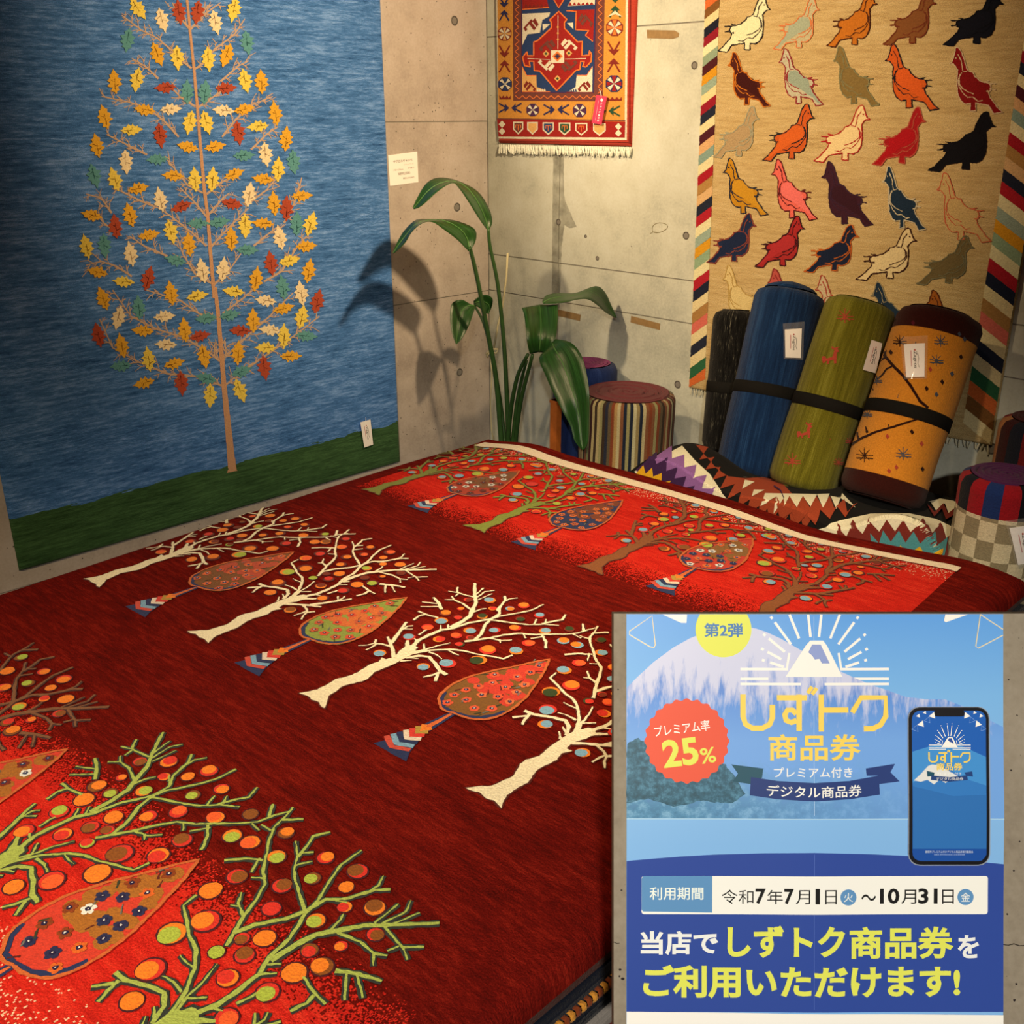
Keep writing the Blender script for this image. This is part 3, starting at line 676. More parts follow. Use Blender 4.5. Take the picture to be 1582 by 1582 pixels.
Z1L = [(545, 35, 'y', -60), (640, 80, 'c', -80), (707, 50, 'r', -80), (778, 50, 'r', -95), (850, 90, 'c', -80), (922, 40, 'y', -100), (503, 160, 't', -100), (622, 215, 'g', -70), (700, 230, 'y', -85), (822, 235, 'y', -80), (893, 220, 'g', -105), (975, 170, 't', -85), (452, 320, 'g', 95), (540, 315, 'y', -100), (967, 320, 'y', -75), (1030, 320, 'g', 95), (650, 345, 'r', 180), (893, 347, 'r', 0), (738, 360, 't', 90), (808, 362, 't', 90), (412, 460, 'g', 100), (568, 432, 'g', 170), (675, 430, 'c', 10), (878, 435, 'c', 180), (965, 430, 'g', 10), (1085, 445, 'g', 95), (748, 485, 'y', -95), (815, 485, 'y', -80), (520, 512, 'y', 10), (1015, 498, 'y', 180), (632, 535, 'r', -85), (940, 525, 'r', -80), (382, 572, 'g', 100), (1128, 545, 'g', 85), (738, 578, 'g', 170), (850, 577, 'g', 10), (497, 640, 'c', -80), (1048, 610, 'c', -80), (618, 628, 't', 180), (965, 612, 't', 0), (1158, 640, 't', -80), (372, 695, 't', -80), (452, 705, 'y', 110), (680, 692, 'g', 170), (768, 705, 'y', 95), (838, 705, 'y', 85), (925, 685, 'g', 20), (1035, 705, 'g', 170), (1097, 665, 'y', 85), (547, 742, 'g', 10), (632, 785, 'c', 100), (712, 815, 'r', 200), (918, 803, 'r', -10), (983, 765, 'c', 85), (1192, 772, 'g', 10), (1130, 820, 'r', 90), (1080, 800, 'g', 90), (360, 848, 'g', 170), (455, 890, 'r', 100), (512, 845, 'g', 105), (778, 880, 't', 180), (865, 875, 't', 10), (675, 915, 'y', -80), (967, 892, 'y', -85), (1035, 880, 'g', 180), (1170, 880, 't', 95), (1225, 880, 'y', 80), (590, 925, 'g', 10), (745, 960, 'g', 95), (912, 940, 'g', 90), (1103, 935, 'c', 100), (1210, 970, 'g', 10), (340, 970, 'y', 100), (412, 970, 't', -85), (515, 1000, 'c', 95), (690, 1025, 't', 170), (978, 985, 't', 0), (1068, 1035, 'r', 95), (1143, 1027, 'y', 10), (383, 1072, 'g', 170), (485, 1110, 'y', 180), (585, 1095, 'r', 80), (798, 1065, 'c', 95), (880, 1060, 'c', 85), (1010, 1098, 'g', 85), (1218, 1065, 'g', 80), (1115, 1130, 't', 95)]
Z2L = [(393, 50, 'g', 105), (452, 128, 'c', -100), (375, 190, 'r', 100), (530, 85, 't', 95), (630, 120, 'c', 10), (653, 30, 'g', 95), (755, 42, 'y', 10), (785, 128, 't', 180), (890, 25, 'y', 170), (880, 115, 't', 10), (1013, 60, 'c', 170), (1085, 90, 'g', 10), (1150, 30, 'c', 95), (1213, 60, 'r', 80), (543, 175, 'g', 180), (705, 170, 'g', 100), (765, 195, 'r', 10), (915, 175, 'r', 180), (967, 135, 'g', 90), (1030, 172, 'c', 180), (1153, 120, 'y', 80), (1085, 195, 'y', 85), (1172, 195, 't', 0), (465, 230, 'g', 100), (632, 228, 'c', 180), (567, 282, 'y', 95), (668, 300, 'g', 10), (780, 275, 'g', -80), (910, 258, 'g', 85), (1012, 240, 'y', 180), (1112, 272, 'g', 0), (460, 310, 't', 180), (548, 375, 'g', 190), (693, 378, 'r', -85), (785, 357, 't', 170), (925, 330, 't', 20), (1010, 318, 'r', -85), (803, 425, 'y', -95), (918, 405, 'y', -75)]
LV = [(q[0], q[1], c_, a_) for x, y, c_, a_ in Z1L for q in z1_([(x, y)])] + [(q[0], q[1], c_, a_) for x, y, c_, a_ in Z2L for q in z2_([(x, y)])]
for x, y, c_, a_ in LV:
    vert = abs(math.sin(math.radians(a_))) > .6
    ln = 40 if vert else 35; a = math.radians(-a_ + random.uniform(-6, 6)); wk = .97 if vert else .93
    f = lambda p: (x + ln * (p[0] * math.cos(a) - p[1] * wk * math.sin(a)), y + ln * (p[0] * math.sin(a) + p[1] * wk * math.cos(a)))
    lp = Pat(lambda X, Y, h: blp(X, Y, h + .001), .0028, .0005, 1e9, .6, 2.6)
    lp.poly([f(p) for p in LT], LCOL[c_], 0)
    lp.stroke([f((-.34, 0)), f((.1, .015))], 1.0, .7, LDK[c_], 1); lp.stroke([f((-.2, .0)), f((-.12, .17))], .9, .6, LDK[c_], 1); lp.stroke([f((-.02, 0)), f((.06, -.15))], .9, .6, LDK[c_], 1)
    lp.build('woven_leaf', WOOL, BL)

# --- tags and cards
def paper(name, pts3, nrm, th, mat, label=None, cat=None, parent=None):
    n = len(pts3); a = [Vector(p) for p in pts3]; b = [p - Vector(nrm) * th for p in a]
    o = MB().add(a + b, [tuple(range(n)), tuple(range(2 * n - 1, n - 1, -1))] + [(i, n + i, n + (i + 1) % n, (i + 1) % n) for i in range(n)]).build(name, mat, parent)
    return tag(o, label, cat)
INK, INKR, INKG = hx('#3a3028'), hx('#b8584a'), hx('#8d7d6c')
pcx = thing('price_card', onx(622, 287, .002), 'white price card on concrete wall beside the blue rug', 'card')
paper('card_sheet', [onx(x, y, .003) for x, y in ((599.5, 240), (644.5, 234), (646.5, 281.5), (602.5, 287.5))], (1, 0, 0), .0015, CARD, parent=pcx)
ct = Pat(lambda x, y, h: onx(x, y, .003 + h), .0006)
def slant(s, x0, y0, x1, y1, col, bold=.0):
    put_text(ct, s, x0, y0, x1, y1, col, 0, bold, rot=7)
slant('ザグロスギャッベ', 607.5, 246, 637, 250.5, INK, .01); slant('(イラン)  ウール', 624, 252.5, 639, 255, INKG); slant('190×170cm', 608, 261, 623, 263.5, INKG); slant('手織り', 630, 258, 640, 260.5, INKG)
slant('¥890,000', 615, 265.5, 633.5, 270.5, INKG, .01); slant('■税込979,000円', 623, 273, 640, 276, INKG)
ct.build('lettering', INKM, pcx)
def zagros(pat, quad, lay=0):
    """print of a hang tag, in the tag's own 0..1 frame"""
    tl_, tr_, br_, bl_ = [Vector(q) for q in quad]
    def mp(x, y): return tl_.lerp(tr_, x).lerp(bl_.lerp(br_, x), y)
    def st(a, b, w_, c_): A, B = mp(*a), mp(*b); pat.stroke([(A.x, A.y), (B.x, B.y)], w_, w_, c_, lay)
    wd = (tr_ - tl_).length
    st((.33, .2), (.33, .68), wd * .05, hx('#c98a7c'))
    p2 = Pat(lambda x, y, h: pat.mp(*mp(x, y), h), pat.h0, pat.dh)
    put_text(p2, 'Zagros', .42, .22, .62, .74, hx('#5c5348'), lay, .01, rot=-90)
    p2.ell(.52, .19, .05, .03, hx('#b0382c'), lay); p2.stroke([(.66, .3), (.70, .45), (.66, .6), (.73, .72)], .03, .02, hx('#5c5348'), lay)
    n = len(pat.mb.v); pat.mb.v += p2.mb.v; pat.mb.uv += p2.mb.uv; pat.mb.f += [tuple(n + i for i in f_) for f_ in p2.mb.f]; pat.mb.c += p2.mb.c
gt = thing('hang_tag', onx(568, 690, .03), 'white hang tag pinned low on the blue and green wall rug', 'tag')
q = [(557.0, 652.5), (572.3, 648.3), (576.5, 686.8), (563, 691.3)]
paper('tag_sheet', [onx(x, y, .034) for x, y in q], (1, 0, 0), .001, CARD, parent=gt)
tt_ = Pat(lambda x, y, h: onx(x, y, .034 + h), .0005); zagros(tt_, q); tt_.build('tag_print', INKM, gt)
MB().tube([onx(565, 651, .034), onx(565.3, 647.5, .030), onx(565, 645, .017)], .0012, 6).build('tag_pin', plain('pale_plastic', '#d8d4c4', .4), gt)

# --- orange village rug (back wall)
TO = .012
def orp(x, y, h): return ony(x, y, -TO - .001 - h)
xo0, xo1 = ony(769, 120, -TO).x, ony(977.5, 120, -TO).x; zo = ony(870, 224, -TO).z
OR = thing('wall_rug', ((xo0 + xo1) / 2, -TO / 2, zo), 'small orange and red village rug with fringe hanging in the corner', 'rug')
m, nt, bs = newmat('orange_rug_wool'); wool_finish(nt, bs, streak_col(nt, [hx('#9c2e1e'), hx('#ac3a28'), hx('#b8442e')], 6, 120, .2), .5, .2)
hung('y', [(xo0, zo), (xo1, zo), (xo1, 2.6), (xo0, 2.6)], TO).build('pile_field', m, OR, True)
zo_ = Zm(755, 0, 6.328)
op = Pat(orp, .0010, .0004, 40, .12, 3)
OC = {'or': hx('#cc8634'), 'ol': hx('#d69c54'), 'rd': hx('#97201a'), 'dr': hx('#7c281e'), 'br': hx('#6e3a2e'), 'cr': hx('#dcc8a0'), 'bl': hx('#283a5a'), 'nv': hx('#2a2a4c'), 'gn': hx('#2c4a30'), 'pl': hx('#4a2a44'), 'ed': hx('#e2702e')}
def oz(pts, c_, l_): op.poly(zo_(pts), OC[c_], l_)
def oq(x0, y0, x1, y1, c_, l_): oz([(x0, y0), (x1, y0), (x1, y1), (x0, y1)], c_, l_)
def ol(pts, w_, c_, l_, closed=False): op.stroke(zo_(pts), w_, w_, OC[c_], l_, closed)
oz([(72, -80), (1362, -80), (1350, 1370), (95, 1355)], 'cr', 0)
oz([(85, -80), (1340, -80), (1328, 1340), (95, 1330)], 'or', 1)
oz([(82, 1160), (1335, 1190), (1330, 1345), (95, 1335)], 'rd', 2); ol([(85, 1160), (1335, 1178)], 1.6, 'br', 3)
oz([(238, -80), (1135, -80), (1115, 990), (240, 985)], 'br', 2)
oz([(318, -80), (1055, -80), (1030, 912), (318, 908)], 'pl', 3)
oz([(330, -80), (1045, -80), (1020, 900), (326, 898)], 'bl', 4)
for x in (275, 1085):                                           # meander guard border
    ol([(x + (22 if k % 2 else -18), -40 + 34 * k) for k in range(29)], 1.1, 'ed', 3)
ol([(260 + 35 * k, 950 + (16 if k % 2 else -16)) for k in range(25)], 1.1, 'ed', 3)
# corner fields
oz([(330, 135), (600, 122), (590, 160), (525, 195), (500, 320), (380, 335), (330, 440)], 'cr', 5)
oz([(760, 100), (1035, 90), (1020, 410), (940, 340), (975, 300), (850, 290), (855, 110)], 'rd', 5); ol([(760, 105), (855, 112), (850, 290), (980, 298), (945, 345), (1018, 405)], 1.5, 'ed', 6)
oz([(330, -60), (560, -60), (585, 70), (330, 92)], 'rd', 5); ol([(330, 92), (590, 72)], 1.5, 'ed', 6)
oz([(770, 60), (840, -60), (1040, -60), (1036, 45)], 'cr', 5)
for k in range(6): oz([(775 + 42 * k, 56 - 2 * k), (796 + 42 * k, 20), (817 + 42 * k, 54 - 2 * k)], 'rd', 6)
for k in range(6): oz([(345 + 38 * k, 76), (364 + 38 * k, 38), (383 + 38 * k, 74)], 'dr', 6)
oz([(326, 655), (370, 735), (465, 735), (470, 850), (560, 885), (326, 895)], 'ol', 5)
oz([(1015, 655), (960, 735), (860, 735), (850, 850), (770, 900), (1012, 902)], 'cr', 5)
for k in range(4): oz([(470 + 22 * k, 895), (481 + 22 * k, 862), (492 + 22 * k, 895)], 'cr', 6); oz([(775 + 22 * k, 898), (786 + 22 * k, 862), (797 + 22 * k, 898)], 'bl', 6)
ol([(326, 650), (372, 738), (466, 738)], 1.2, 'ed', 6); ol([(1015, 650), (958, 736), (862, 736)], 1.2, 'ed', 6); ol([(326, 897), (600, 897)], 1.2, 'ed', 6); ol([(760, 902), (1015, 903)], 1.2, 'dr', 6)
# blue cross band at the top and little shoulders
oz([(525, 235), (600, 235), (530, 300)], 'cr', 5); oz([(765, 225), (825, 220), (828, 285)], 'cr', 5)
oz([(610, -60), (760, -60), (685, 75)], 'rd', 5); ol([(610, -50), (685, 76), (762, -50)], 1.6, 'ed', 6)
# medallion
MED = [(685, 112), (765, 190), (740, 220), (740, 275), (870, 410), (915, 405), (912, 545), (980, 540), (985, 495), (1005, 530), (1002, 600), (950, 655), (920, 650), (935, 600), (900, 600), (890, 680), (850, 690), (665, 885), (500, 695), (445, 690), (440, 600), (395, 598), (405, 655), (350, 640), (332, 560), (375, 505), (380, 545), (440, 545), (440, 410), (475, 400), (615, 270), (610, 210), (595, 195)]
oz(MED, 'rd', 5); ol(MED, 2.0, 'ed', 6, True)
oq(608, 490, 738, 615, 'cr', 7); oz([(672, 500), (725, 550), (672, 602), (620, 550)], 'ed', 8); oz([(672, 520), (705, 550), (672, 582), (640, 550)], 'br', 9); oz([(672, 535), (690, 550), (672, 566), (655, 550)], 'nv', 10)
ol([(678, 150), (676, 480)], .8, 'cr', 7); ol([(380, 572), (600, 582)], .9, 'cr', 7); ol([(745, 578), (950, 572)], .9, 'cr', 7)
for y in (265, 325, 385): oz([(676, y - 14), (688, y), (676, y + 14), (664, y)], 'ol', 8)
for x, y in ((672, 768), (560, 525), (785, 520)): oz([(x, y - 34), (x + 32, y), (x, y + 34), (x - 32, y)], 'ol', 7); oz([(x, y - 16), (x + 15, y), (x, y + 16), (x - 15, y)], 'gn', 8)
HOOK = [(-80, 10), (-40, -45), (-15, -20), (0, -35), (85, 45), (60, 75), (40, 55), (55, 40), (20, 10), (-30, 65), (-55, 45), (-5, -5), (-15, -15), (-60, 35)]
for x, y, fx, fy, c_ in ((785, 420, 1, 1, 'cr'), (565, 655, -1, -1, 'cr'), (575, 430, -1, 1, 'br'), (785, 660, 1, -1, 'br'), (415, 225, -.9, 1.1, 'dr'), (945, 180, .9, 1.1, 'br'), (400, 830, .75, .9, 'dr'), (935, 830, -.8, .9, 'dr')):
    P = [(x + fx * a, y + fy * b) for a, b in HOOK]; oz(P if fx * fy > 0 else P[::-1], c_, 8)
# border motifs
def octa(x, y, r, c1, c2, c3):
    oz([(x + r * math.cos(a), y + r * math.sin(a)) for a in [math.pi / 8 + k * math.pi / 4 for k in range(8)]], c1, 5)
    for k in range(8):
        a = k * math.pi / 4; oz([(x, y), (x + r * .85 * math.cos(a - .28), y + r * .85 * math.sin(a - .28)), (x + r * .85 * math.cos(a + .28), y + r * .85 * math.sin(a + .28))], c2 if k % 2 else c3, 6)
octa(155, 330, 72, 'dr', 'cr', 'ol'); octa(1230, 270, 88, 'dr', 'cr', 'ed'); octa(160, 822, 72, 'nv', 'cr', 'bl'); octa(1225, 818, 88, 'nv', 'cr', 'rd'); octa(430, 1075, 66, 'pl', 'cr', 'pl'); octa(888, 1080, 70, 'pl', 'cr', 'pl')
def figure(x, y, s, c_, rot=False):
    P = [[(-50, -62), (0, -12), (50, -62)], [(-50, 62), (0, 12), (50, 62)]]
    for t in P:
        t = [(a * s, b * s) for a, b in t]; oz([(x + (b if rot else a), y + (a if rot else b)) for a, b in t], c_, 5)
    for sx_ in (-1, 1):
        for sy in (-1, 1):
            a0, b0, a1, b1 = 8 * sx_ * s, 55 * sy * s, 52 * sx_ * s, 130 * sy * s
            ol([(x + (b0 if rot else a0), y + (a0 if rot else b0)), (x + (b1 if rot else a1), y + (a1 if rot else b1))], 2.4, c_, 5)
figure(155, 575, 1.0, 'dr'); figure(1222, 555, 1.15, 'dr'); figure(152, 85, .9, 'nv'); figure(1235, 40, 1.0, 'gn'); figure(210, 1055, .85, 'nv', True); figure(660, 1072, .95, 'nv', True); figure(1160, 1085, .95, 'gn', True)
oz([(1160, 165), (1235, 105), (1310, 165), (1235, 140)], 'cr', 5)
for x, y, wd in ((105, 970, 110), (1160, 985, 140)):
    oz([(x, y), (x, y - 38), (x + wd * .18, y - 12), (x + wd * .33, y - 38), (x + wd * .5, y - 12), (x + wd * .66, y - 38), (x + wd * .82, y - 12), (x + wd, y - 38), (x + wd, y)], 'dr', 5)
for k, (x, c_) in enumerate(((288, 'br'), (428, 'ol'), (582, 'bl'), (742, 'gn'), (905, 'rd'), (1082, 'ol'))):
    y = 1190 + k * 3; r = 50 + 2.4 * k
    oz([(x - r, y), (x + r, y), (x + r, y + 75), (x, y + 125), (x - r, y + 75)], 'cr', 4); oz([(x - r + 12, y + 12), (x + r - 12, y + 12), (x + r - 12, y + 70), (x, y + 108), (x - r + 12, y + 70)], c_, 5)
    if k not in (1, 5): ol([(x, y + 30), (x, y + 85)], 1.0, 'ed', 6); ol([(x - 25, y + 60), (x - 25, y + 32), (x + 25, y + 32), (x + 25, y + 60)], 1.0, 'ed', 6)
for x, y in ((130, 1215), (130, 1285), (1268, 1238), (1268, 1303)): oz([(x, y - 36), (x + 34, y), (x, y + 34), (x - 34, y)], 'cr', 5)
ol([(95, 1378), (1380, 1392)], 1.2, 'dr', 2); ol([(1385, -60), (1372, 1400)], 1.6, 'dr', 2)
op.build('woven_pattern', WOOL, OR)
fr = MB(); FRC = hx('#e6d9b4')
for k in range(74):
    x = lerp(772, 974, k / 73); a = orp(x, 223.5 + 4 * k / 73, -.002); b = orp(x + random.uniform(-1.2, 1.2), 228.5 + 4 * k / 73, .002); c = orp(x + random.uniform(-2, 2), 236.5 + random.uniform(-1.5, 2) + 4 * k / 73, random.uniform(-.004, .003))
    fr.tube([a, b, b.lerp(c, .5) + Vector((random.uniform(-.002, .002), 0, 0)), c], [.0026, .0034, .0046, .0028], 5, FRC)
fr.build('fringe', WOOLF, OR)
pk = thing('hang_tag', ony(925, 192, -.03), 'bright pink hang tag on the small orange village rug', 'tag')
q = [(921, 147), (937.5, 149), (929, 192.5), (914, 190)]
paper('tag_sheet', [ony(x, y, -.03) for x, y in q], (0, -1, 0), .001, plain('pink_card', '#e8384e', .5), parent=pk)
pk_ = Pat(lambda x, y, h: ony(x, y, -.03 - h), .0006); W_ = hx('#f6d8d0')
pk_.poly([(929.6, 151.5), (932.2, 154.5), (929.7, 157.7), (927.2, 154.6)], W_)
tls = [Vector((930, 158.5)), Vector((924, 188.5))]
for k, ch in enumerate('ARTLINE'):
    p = tls[0].lerp(tls[1], (k + .5) / 7) + Vector((-.6, 0)); put_text(pk_, ch, p.x - 1.3, p.y - 1.2, p.x + 1.3, p.y + 1.2, W_, 0, .02, rot=-90)
pk_.stroke([(924.7, 155), (919.5, 186)], .7, .7, hx('#f08a92')); pk_.build('lettering', INKM, pk)
MB().tube([ony(929, 149, -.03), ony(928, 143, -.024), ony(926, 138, -.0135)], .0012, 6).build('tag_string', CARD, pk)

# --- rug of birds (back wall)
TBD = .016
def bdp(x, y, h): return ony(x, y, -TBD - .001 - h)
pbl, pbr, ptl, ptr = ony(1063, 600, -TBD), ony(1530, 690, -TBD), ony(1088, 0, -TBD), None
sl = (ptl.x - pbl.x) / (ptl.z - pbl.z); x_tl = pbl.x + sl * (2.55 - pbl.z)
BD = thing('wall_rug', ((pbl.x + pbr.x) / 2, -TBD / 2, pbl.z), 'beige wall-hung rug with rows of coloured birds and striped side borders', 'rug')
m, nt, bs = newmat('beige_gabbeh_wool'); wool_finish(nt, bs, streak_col(nt, [hx('#96713e'), hx('#bb985e'), hx('#cdac74')], 12, 100, .32, (.25, .5, .72)), .5, .2)
hung('y', [(pbl.x, pbl.z), (pbr.x, pbr.z), (pbr.x - .02, 2.55), (x_tl, 2.55)], TBD, rr=.012).build('pile_field', m, BD, True)
BT = [(1035, 281), (1000, 262), (985, 225), (970, 185), (960, 155), (945, 148), (915, 158), (885, 195), (865, 235), (845, 280), (825, 325), (790, 345), (755, 350), (740, 375), (680, 415), (620, 428), (575, 435), (550, 455), (545, 480), (575, 510), (560, 545), (520, 580), (470, 630), (405, 668), (515, 680), (545, 645), (575, 615), (640, 605), (700, 598), (726, 592), (720, 655), (790, 660), (786, 597), (850, 602), (900, 575), (935, 525), (945, 450), (945, 390), (938, 330), (960, 305), (985, 284)]
BI = [[(890, 350), (915, 385), (918, 440), (890, 470), (830, 500), (750, 522)], [(905, 360), (928, 405), (926, 455), (880, 510), (820, 550), (760, 545), (700, 580), (645, 572)], [(935, 205), (892, 260), (885, 310), (870, 347), (822, 338)]]
BF = [[(620, 425), (565, 415)], [(570, 440), (487, 437)], [(560, 480), (488, 488)], [(600, 500), (545, 497)]]
zbz = Zm(1040, 0, 2.919)
def bird(x0, y0, x1, y1, right, fill, line, body=None, soft=False, lab=None):
    (px0, py0), (px1, py1) = zbz([(x0, y0), (x1, y1)])
    def f(p):
        sx_ = (p[0] - 405) / 630; sy = (p[1] - 148) / 532
        return (lerp(px0, px1, sx_ if right else 1 - sx_), lerp(py0, py1, sy) + (0 if right else 0))
    fl_, ln = hx(fill), hx(line)
    bp = Pat(bdp, .0014, .0004, 30, .5, 2.4)
    bp.poly([f(p) for p in BT], fl_, 0)
    if body: bp.poly([f(p) for p in [(880, 360), (905, 400), (900, 450), (830, 490), (740, 520), (640, 570), (560, 600), (480, 655), (440, 660), (560, 545), (600, 500), (620, 430), (740, 378), (800, 350)]], hx(body), 1)
    wl = 1.6
    bp.stroke([f(p) for p in BT], wl, wl, ln, 2, True)
    for s in BI: bp.stroke([f(p) for p in s], wl * .8, wl * .8, ln, 2)
    for s in BF: bp.stroke([f(p) for p in s], 2.4, 1.4, ln, 2)
    e = f((957, 235)); bp.ell(e[0], e[1], 1.1, 1.2, ln, 3)
    o = bp.build('woven_bird', WOOL, BD); tag(o, lab)
for a in ((200, -20, 440, 235, 1, '#e2cf98', '#221c1c', None), (450, -15, 660, 225, 1, '#b5a274', '#c9713f', '#9c9c7a'), (690, -45, 920, 212, 1, '#b9661c', '#4c2412', None), (945, -45, 1185, 205, 1, '#7e4a24', '#6e2f1a', None), (1215, -45, 1490, 207, 1, '#14141a', '#101014', None),
          (245, 235, 440, 482, 0, '#4a1c14', '#b8631c', '#3c1410'), (475, 218, 678, 477, 0, '#b5a680', '#8c2c2c', '#8f9478'), (720, 208, 930, 478, 0, '#7d6232', '#7a7048', None), (955, 198, 1198, 498, 0, '#c9541c', '#1c1a1e', '#d2561e'), (1245, 213, 1487, 513, 0, '#7e1414', '#c9a678', '#7e1414'),
          (180, 480, 388, 712, 1, '#a8875a', '#9a8e6a', None), (402, 468, 638, 727, 1, '#c0521e', '#2a2420', '#cc5a20'), (632, 474, 888, 732, 1, '#e0bd7e', '#a82420', None), (895, 483, 1140, 747, 1, '#a01c1c', '#b04a34', '#a8161a'), (1148, 503, 1456, 774, 1, '#141214', '#181416', None),
          (225, 713, 428, 973, 0, '#b87a1a', '#2a2a30', '#c08420'), (442, 718, 650, 993, 0, '#dc5f4c', '#5c1c1c', '#e0685a'), (668, 728, 903, 1020, 0, '#3c1c24', '#38202c', '#36181e'), (942, 748, 1142, 1040, 0, '#22303a', '#bda880', '#1e2c38'), (1188, 778, 1434, 1094, 0, '#c09a5c', '#c0603c', None),
          (150, 963, 374, 1188, 1, '#20283c', '#7e3a2c', '#1c2438'), (366, 973, 594, 1207, 1, '#a02824', '#3a1418', '#a82c2a'), (588, 1013, 838, 1230, 1, '#1e2230', '#b85a20', '#1a2030'), (822, 1028, 1100, 1264, 1, '#dcbc80', '#3c1c14', None), (1095, 1063, 1358, 1285, 1, '#6e5a34', '#746a48', None),
          (222, 1195, 410, 1460, 0, '#cfae6c', '#b08a48', None), (425, 1212, 640, 1470, 0, '#b04a3c', '#7a2420', None), (640, 1242, 850, 1500, 0, '#c0a274', '#a0402c', None), (890, 1272, 1110, 1520, 0, '#22303a', '#8a7a58', None), (1140, 1308, 1370, 1560, 0, '#a0561c', '#5a2a14', None)):
    bird(*a[:4], bool(a[4]), *a[5:8])
SEQ = ['#d8bc80', '#2c5a34', '#c9602a', '#7a4c22', '#d8bc80', '#1e1e26', '#8a1c24', '#e0cc94', '#8a9470', '#4a1c1c', '#c9861e', '#8f9a7c', '#dcc080', '#8f1c24', '#23252e', '#dcc286', '#4a1c20', '#d09a62', '#7f8f78', '#dcc48a', '#a01c22', '#a8783c', '#d0a066', '#23252e', '#a82026', '#dcc88e', '#929c80', '#cf8c1e', '#8a9a70', '#dcc88e', '#a81f26', '#1e202c', '#d8bc80', '#a07038', '#c9604a', '#d8bc80', '#23252e']
bb = Pat(bdp, .0012, .0004, 30, .4, 3)
def edgeL(y): return 1088 - 25 * y / 600 + 1.6
def inL_(y): return edgeL(y) + lerp(22, 24, y / 600)
y = -40
for k in range(60):
    c_ = hx(SEQ[k % len(SEQ)]); hgt = lerp(14.5, 17.5, max(0, y) / 600)
    if y > 590: break
    bb.poly([(edgeL(y + 12), y + 12), (inL_(y - 6), y - 6), (inL_(y - 6 + hgt), min(600, y - 6 + hgt)), (edgeL(y + 12 + hgt), min(598, y + 12 + hgt))], c_, 0)
    y += hgt
tag(bb.build('striped_border', WOOL, BD), 'left border of slanting coloured stripes')
bb = Pat(bdp, .0012, .0004, 30, .4, 3)
def edgeR(y): return lerp(1574, 1531, (y - 434) / 256) - 2
def inR_(y): return edgeR(y) - lerp(52, 47, (y - 100) / 600)
y = -60
for k in range(60):
    c_ = hx(SEQ[(k + 5) % len(SEQ)]); hgt = lerp(17, 22, max(0, y) / 600)
    if y > 650: break
    bb.poly([(inR_(y), y), (edgeR(y + 34), y + 34), (edgeR(y + 34 + hgt), min(688, y + 34 + hgt)), (inR_(y + hgt), min(678, y + hgt))], c_, 0)
    y += hgt
tag(bb.build('striped_border', WOOL, BD), 'right border of slanting coloured stripes')
fr = MB()
for k in range(90):
    s = k / 89; a = Vector((lerp(pbl.x + .01, pbr.x - .01, s), -.010, lerp(pbl.z, pbr.z, s) + .002)); c = a + Vector((random.uniform(-.006, .006), random.uniform(-.004, .004), random.uniform(-.03, -.018)))
    fr.tube([a, a.lerp(c, .5), c], [.0024, .0032, .0018], 5, hx('#c9b890'))
fr.build('fringe', WOOLF, BD)

# ================================================================== kilim heap and rolled rugs
def zkil(x, y):
    z = .752 + .055 * gs(x, 1.42, .13) * gs(y, -.52, .22) - .012 * gs(x, 1.62, .09) + .052 * gs(x, 2.13, .13) * gs(y, -.60, .075) + .012 * gs(x, 1.9, .1)
    z -= .42 * max(0, y + .45) * (1 - .9 * min(1, max(0, (x - 1.5) / .45)))
    z -= .9 * max(0, 1.37 - x) ** 1.15 + 2.2 * max(0, x - 2.185) ** 1.3
    z -= 1.6 * max(0, -.645 - y) + .05 * gs(x, 1.98, .1) * gs(y, -.62, .06)
    return z
xs_ = list(np.linspace(1.19, 2.245, 70)); ys_ = [k / 39 for k in range(40)]
def ykil(x, t): e = O2.y + math.sin(PH) * (x - O2.x) + V1 + .024; return lerp(e, -.2, t)
KM = wool_attr('kilim_weave', .3, .06, .8, 1.15, 420)
KL = thing('kilim_rug', (1.72, -.43, 0), 'kilim rug with zigzag bands heaped beneath the three leaning rolls', 'rug')
kb = MB(); kb.grid(lambda x, t: (x, ykil(x, t), zkil(x, ykil(x, t))), xs_, ys_, hx('#1c1914'))
ring = [(x, ys_[0]) for x in xs_] + [(xs_[-1], y) for y in ys_[1:]] + [(x, ys_[-1]) for x in xs_[::-1][1:]] + [(xs_[0], y) for y in ys_[::-1][1:-1]]
n = len(ring); ring = [(x, ykil(x, t)) for x, t in ring]; kb.add([(x, y, zkil(x, y)) for x, y in ring] + [(x, y, .0) for x, y in ring], [(i, n + i, n + (i + 1) % n, (i + 1) % n) for i in range(n)], hx('#1c1914'))
kbo = kb.build('kilim_body', KM, KL, True)
KC = caster(bvh_of(kbo), 3.1)
zk = Zm(960, 660, 2.93)
kp = Pat(KC, .0020, .0015, 4, .05, 4)
KCOL = {'cr': hx('#e8d5a4'), 'ru': hx('#9c3f22'), 'bk': hx('#201c17'), 'pu': hx('#3f2440'), 'li': hx('#8e5c86'), 'ye': hx('#e0a01e'), 'te': hx('#4f8a80'), 'dr': hx('#7a2c20')}
def zig(path, amp, teeth):
    P = resample(path, 4); tot = len(P) - 1; out = []
    for k in range(teeth * 2 + 1):
        f_ = k / (teeth * 2) * tot; i = min(int(f_), tot - 1); p = P[i].lerp(P[i + 1], f_ - i); t = (P[i + 1] - P[i]).normalized(); nn = Vector((-t.y, t.x))
        out.append(p + nn * (amp if k % 2 else -amp))
    return out
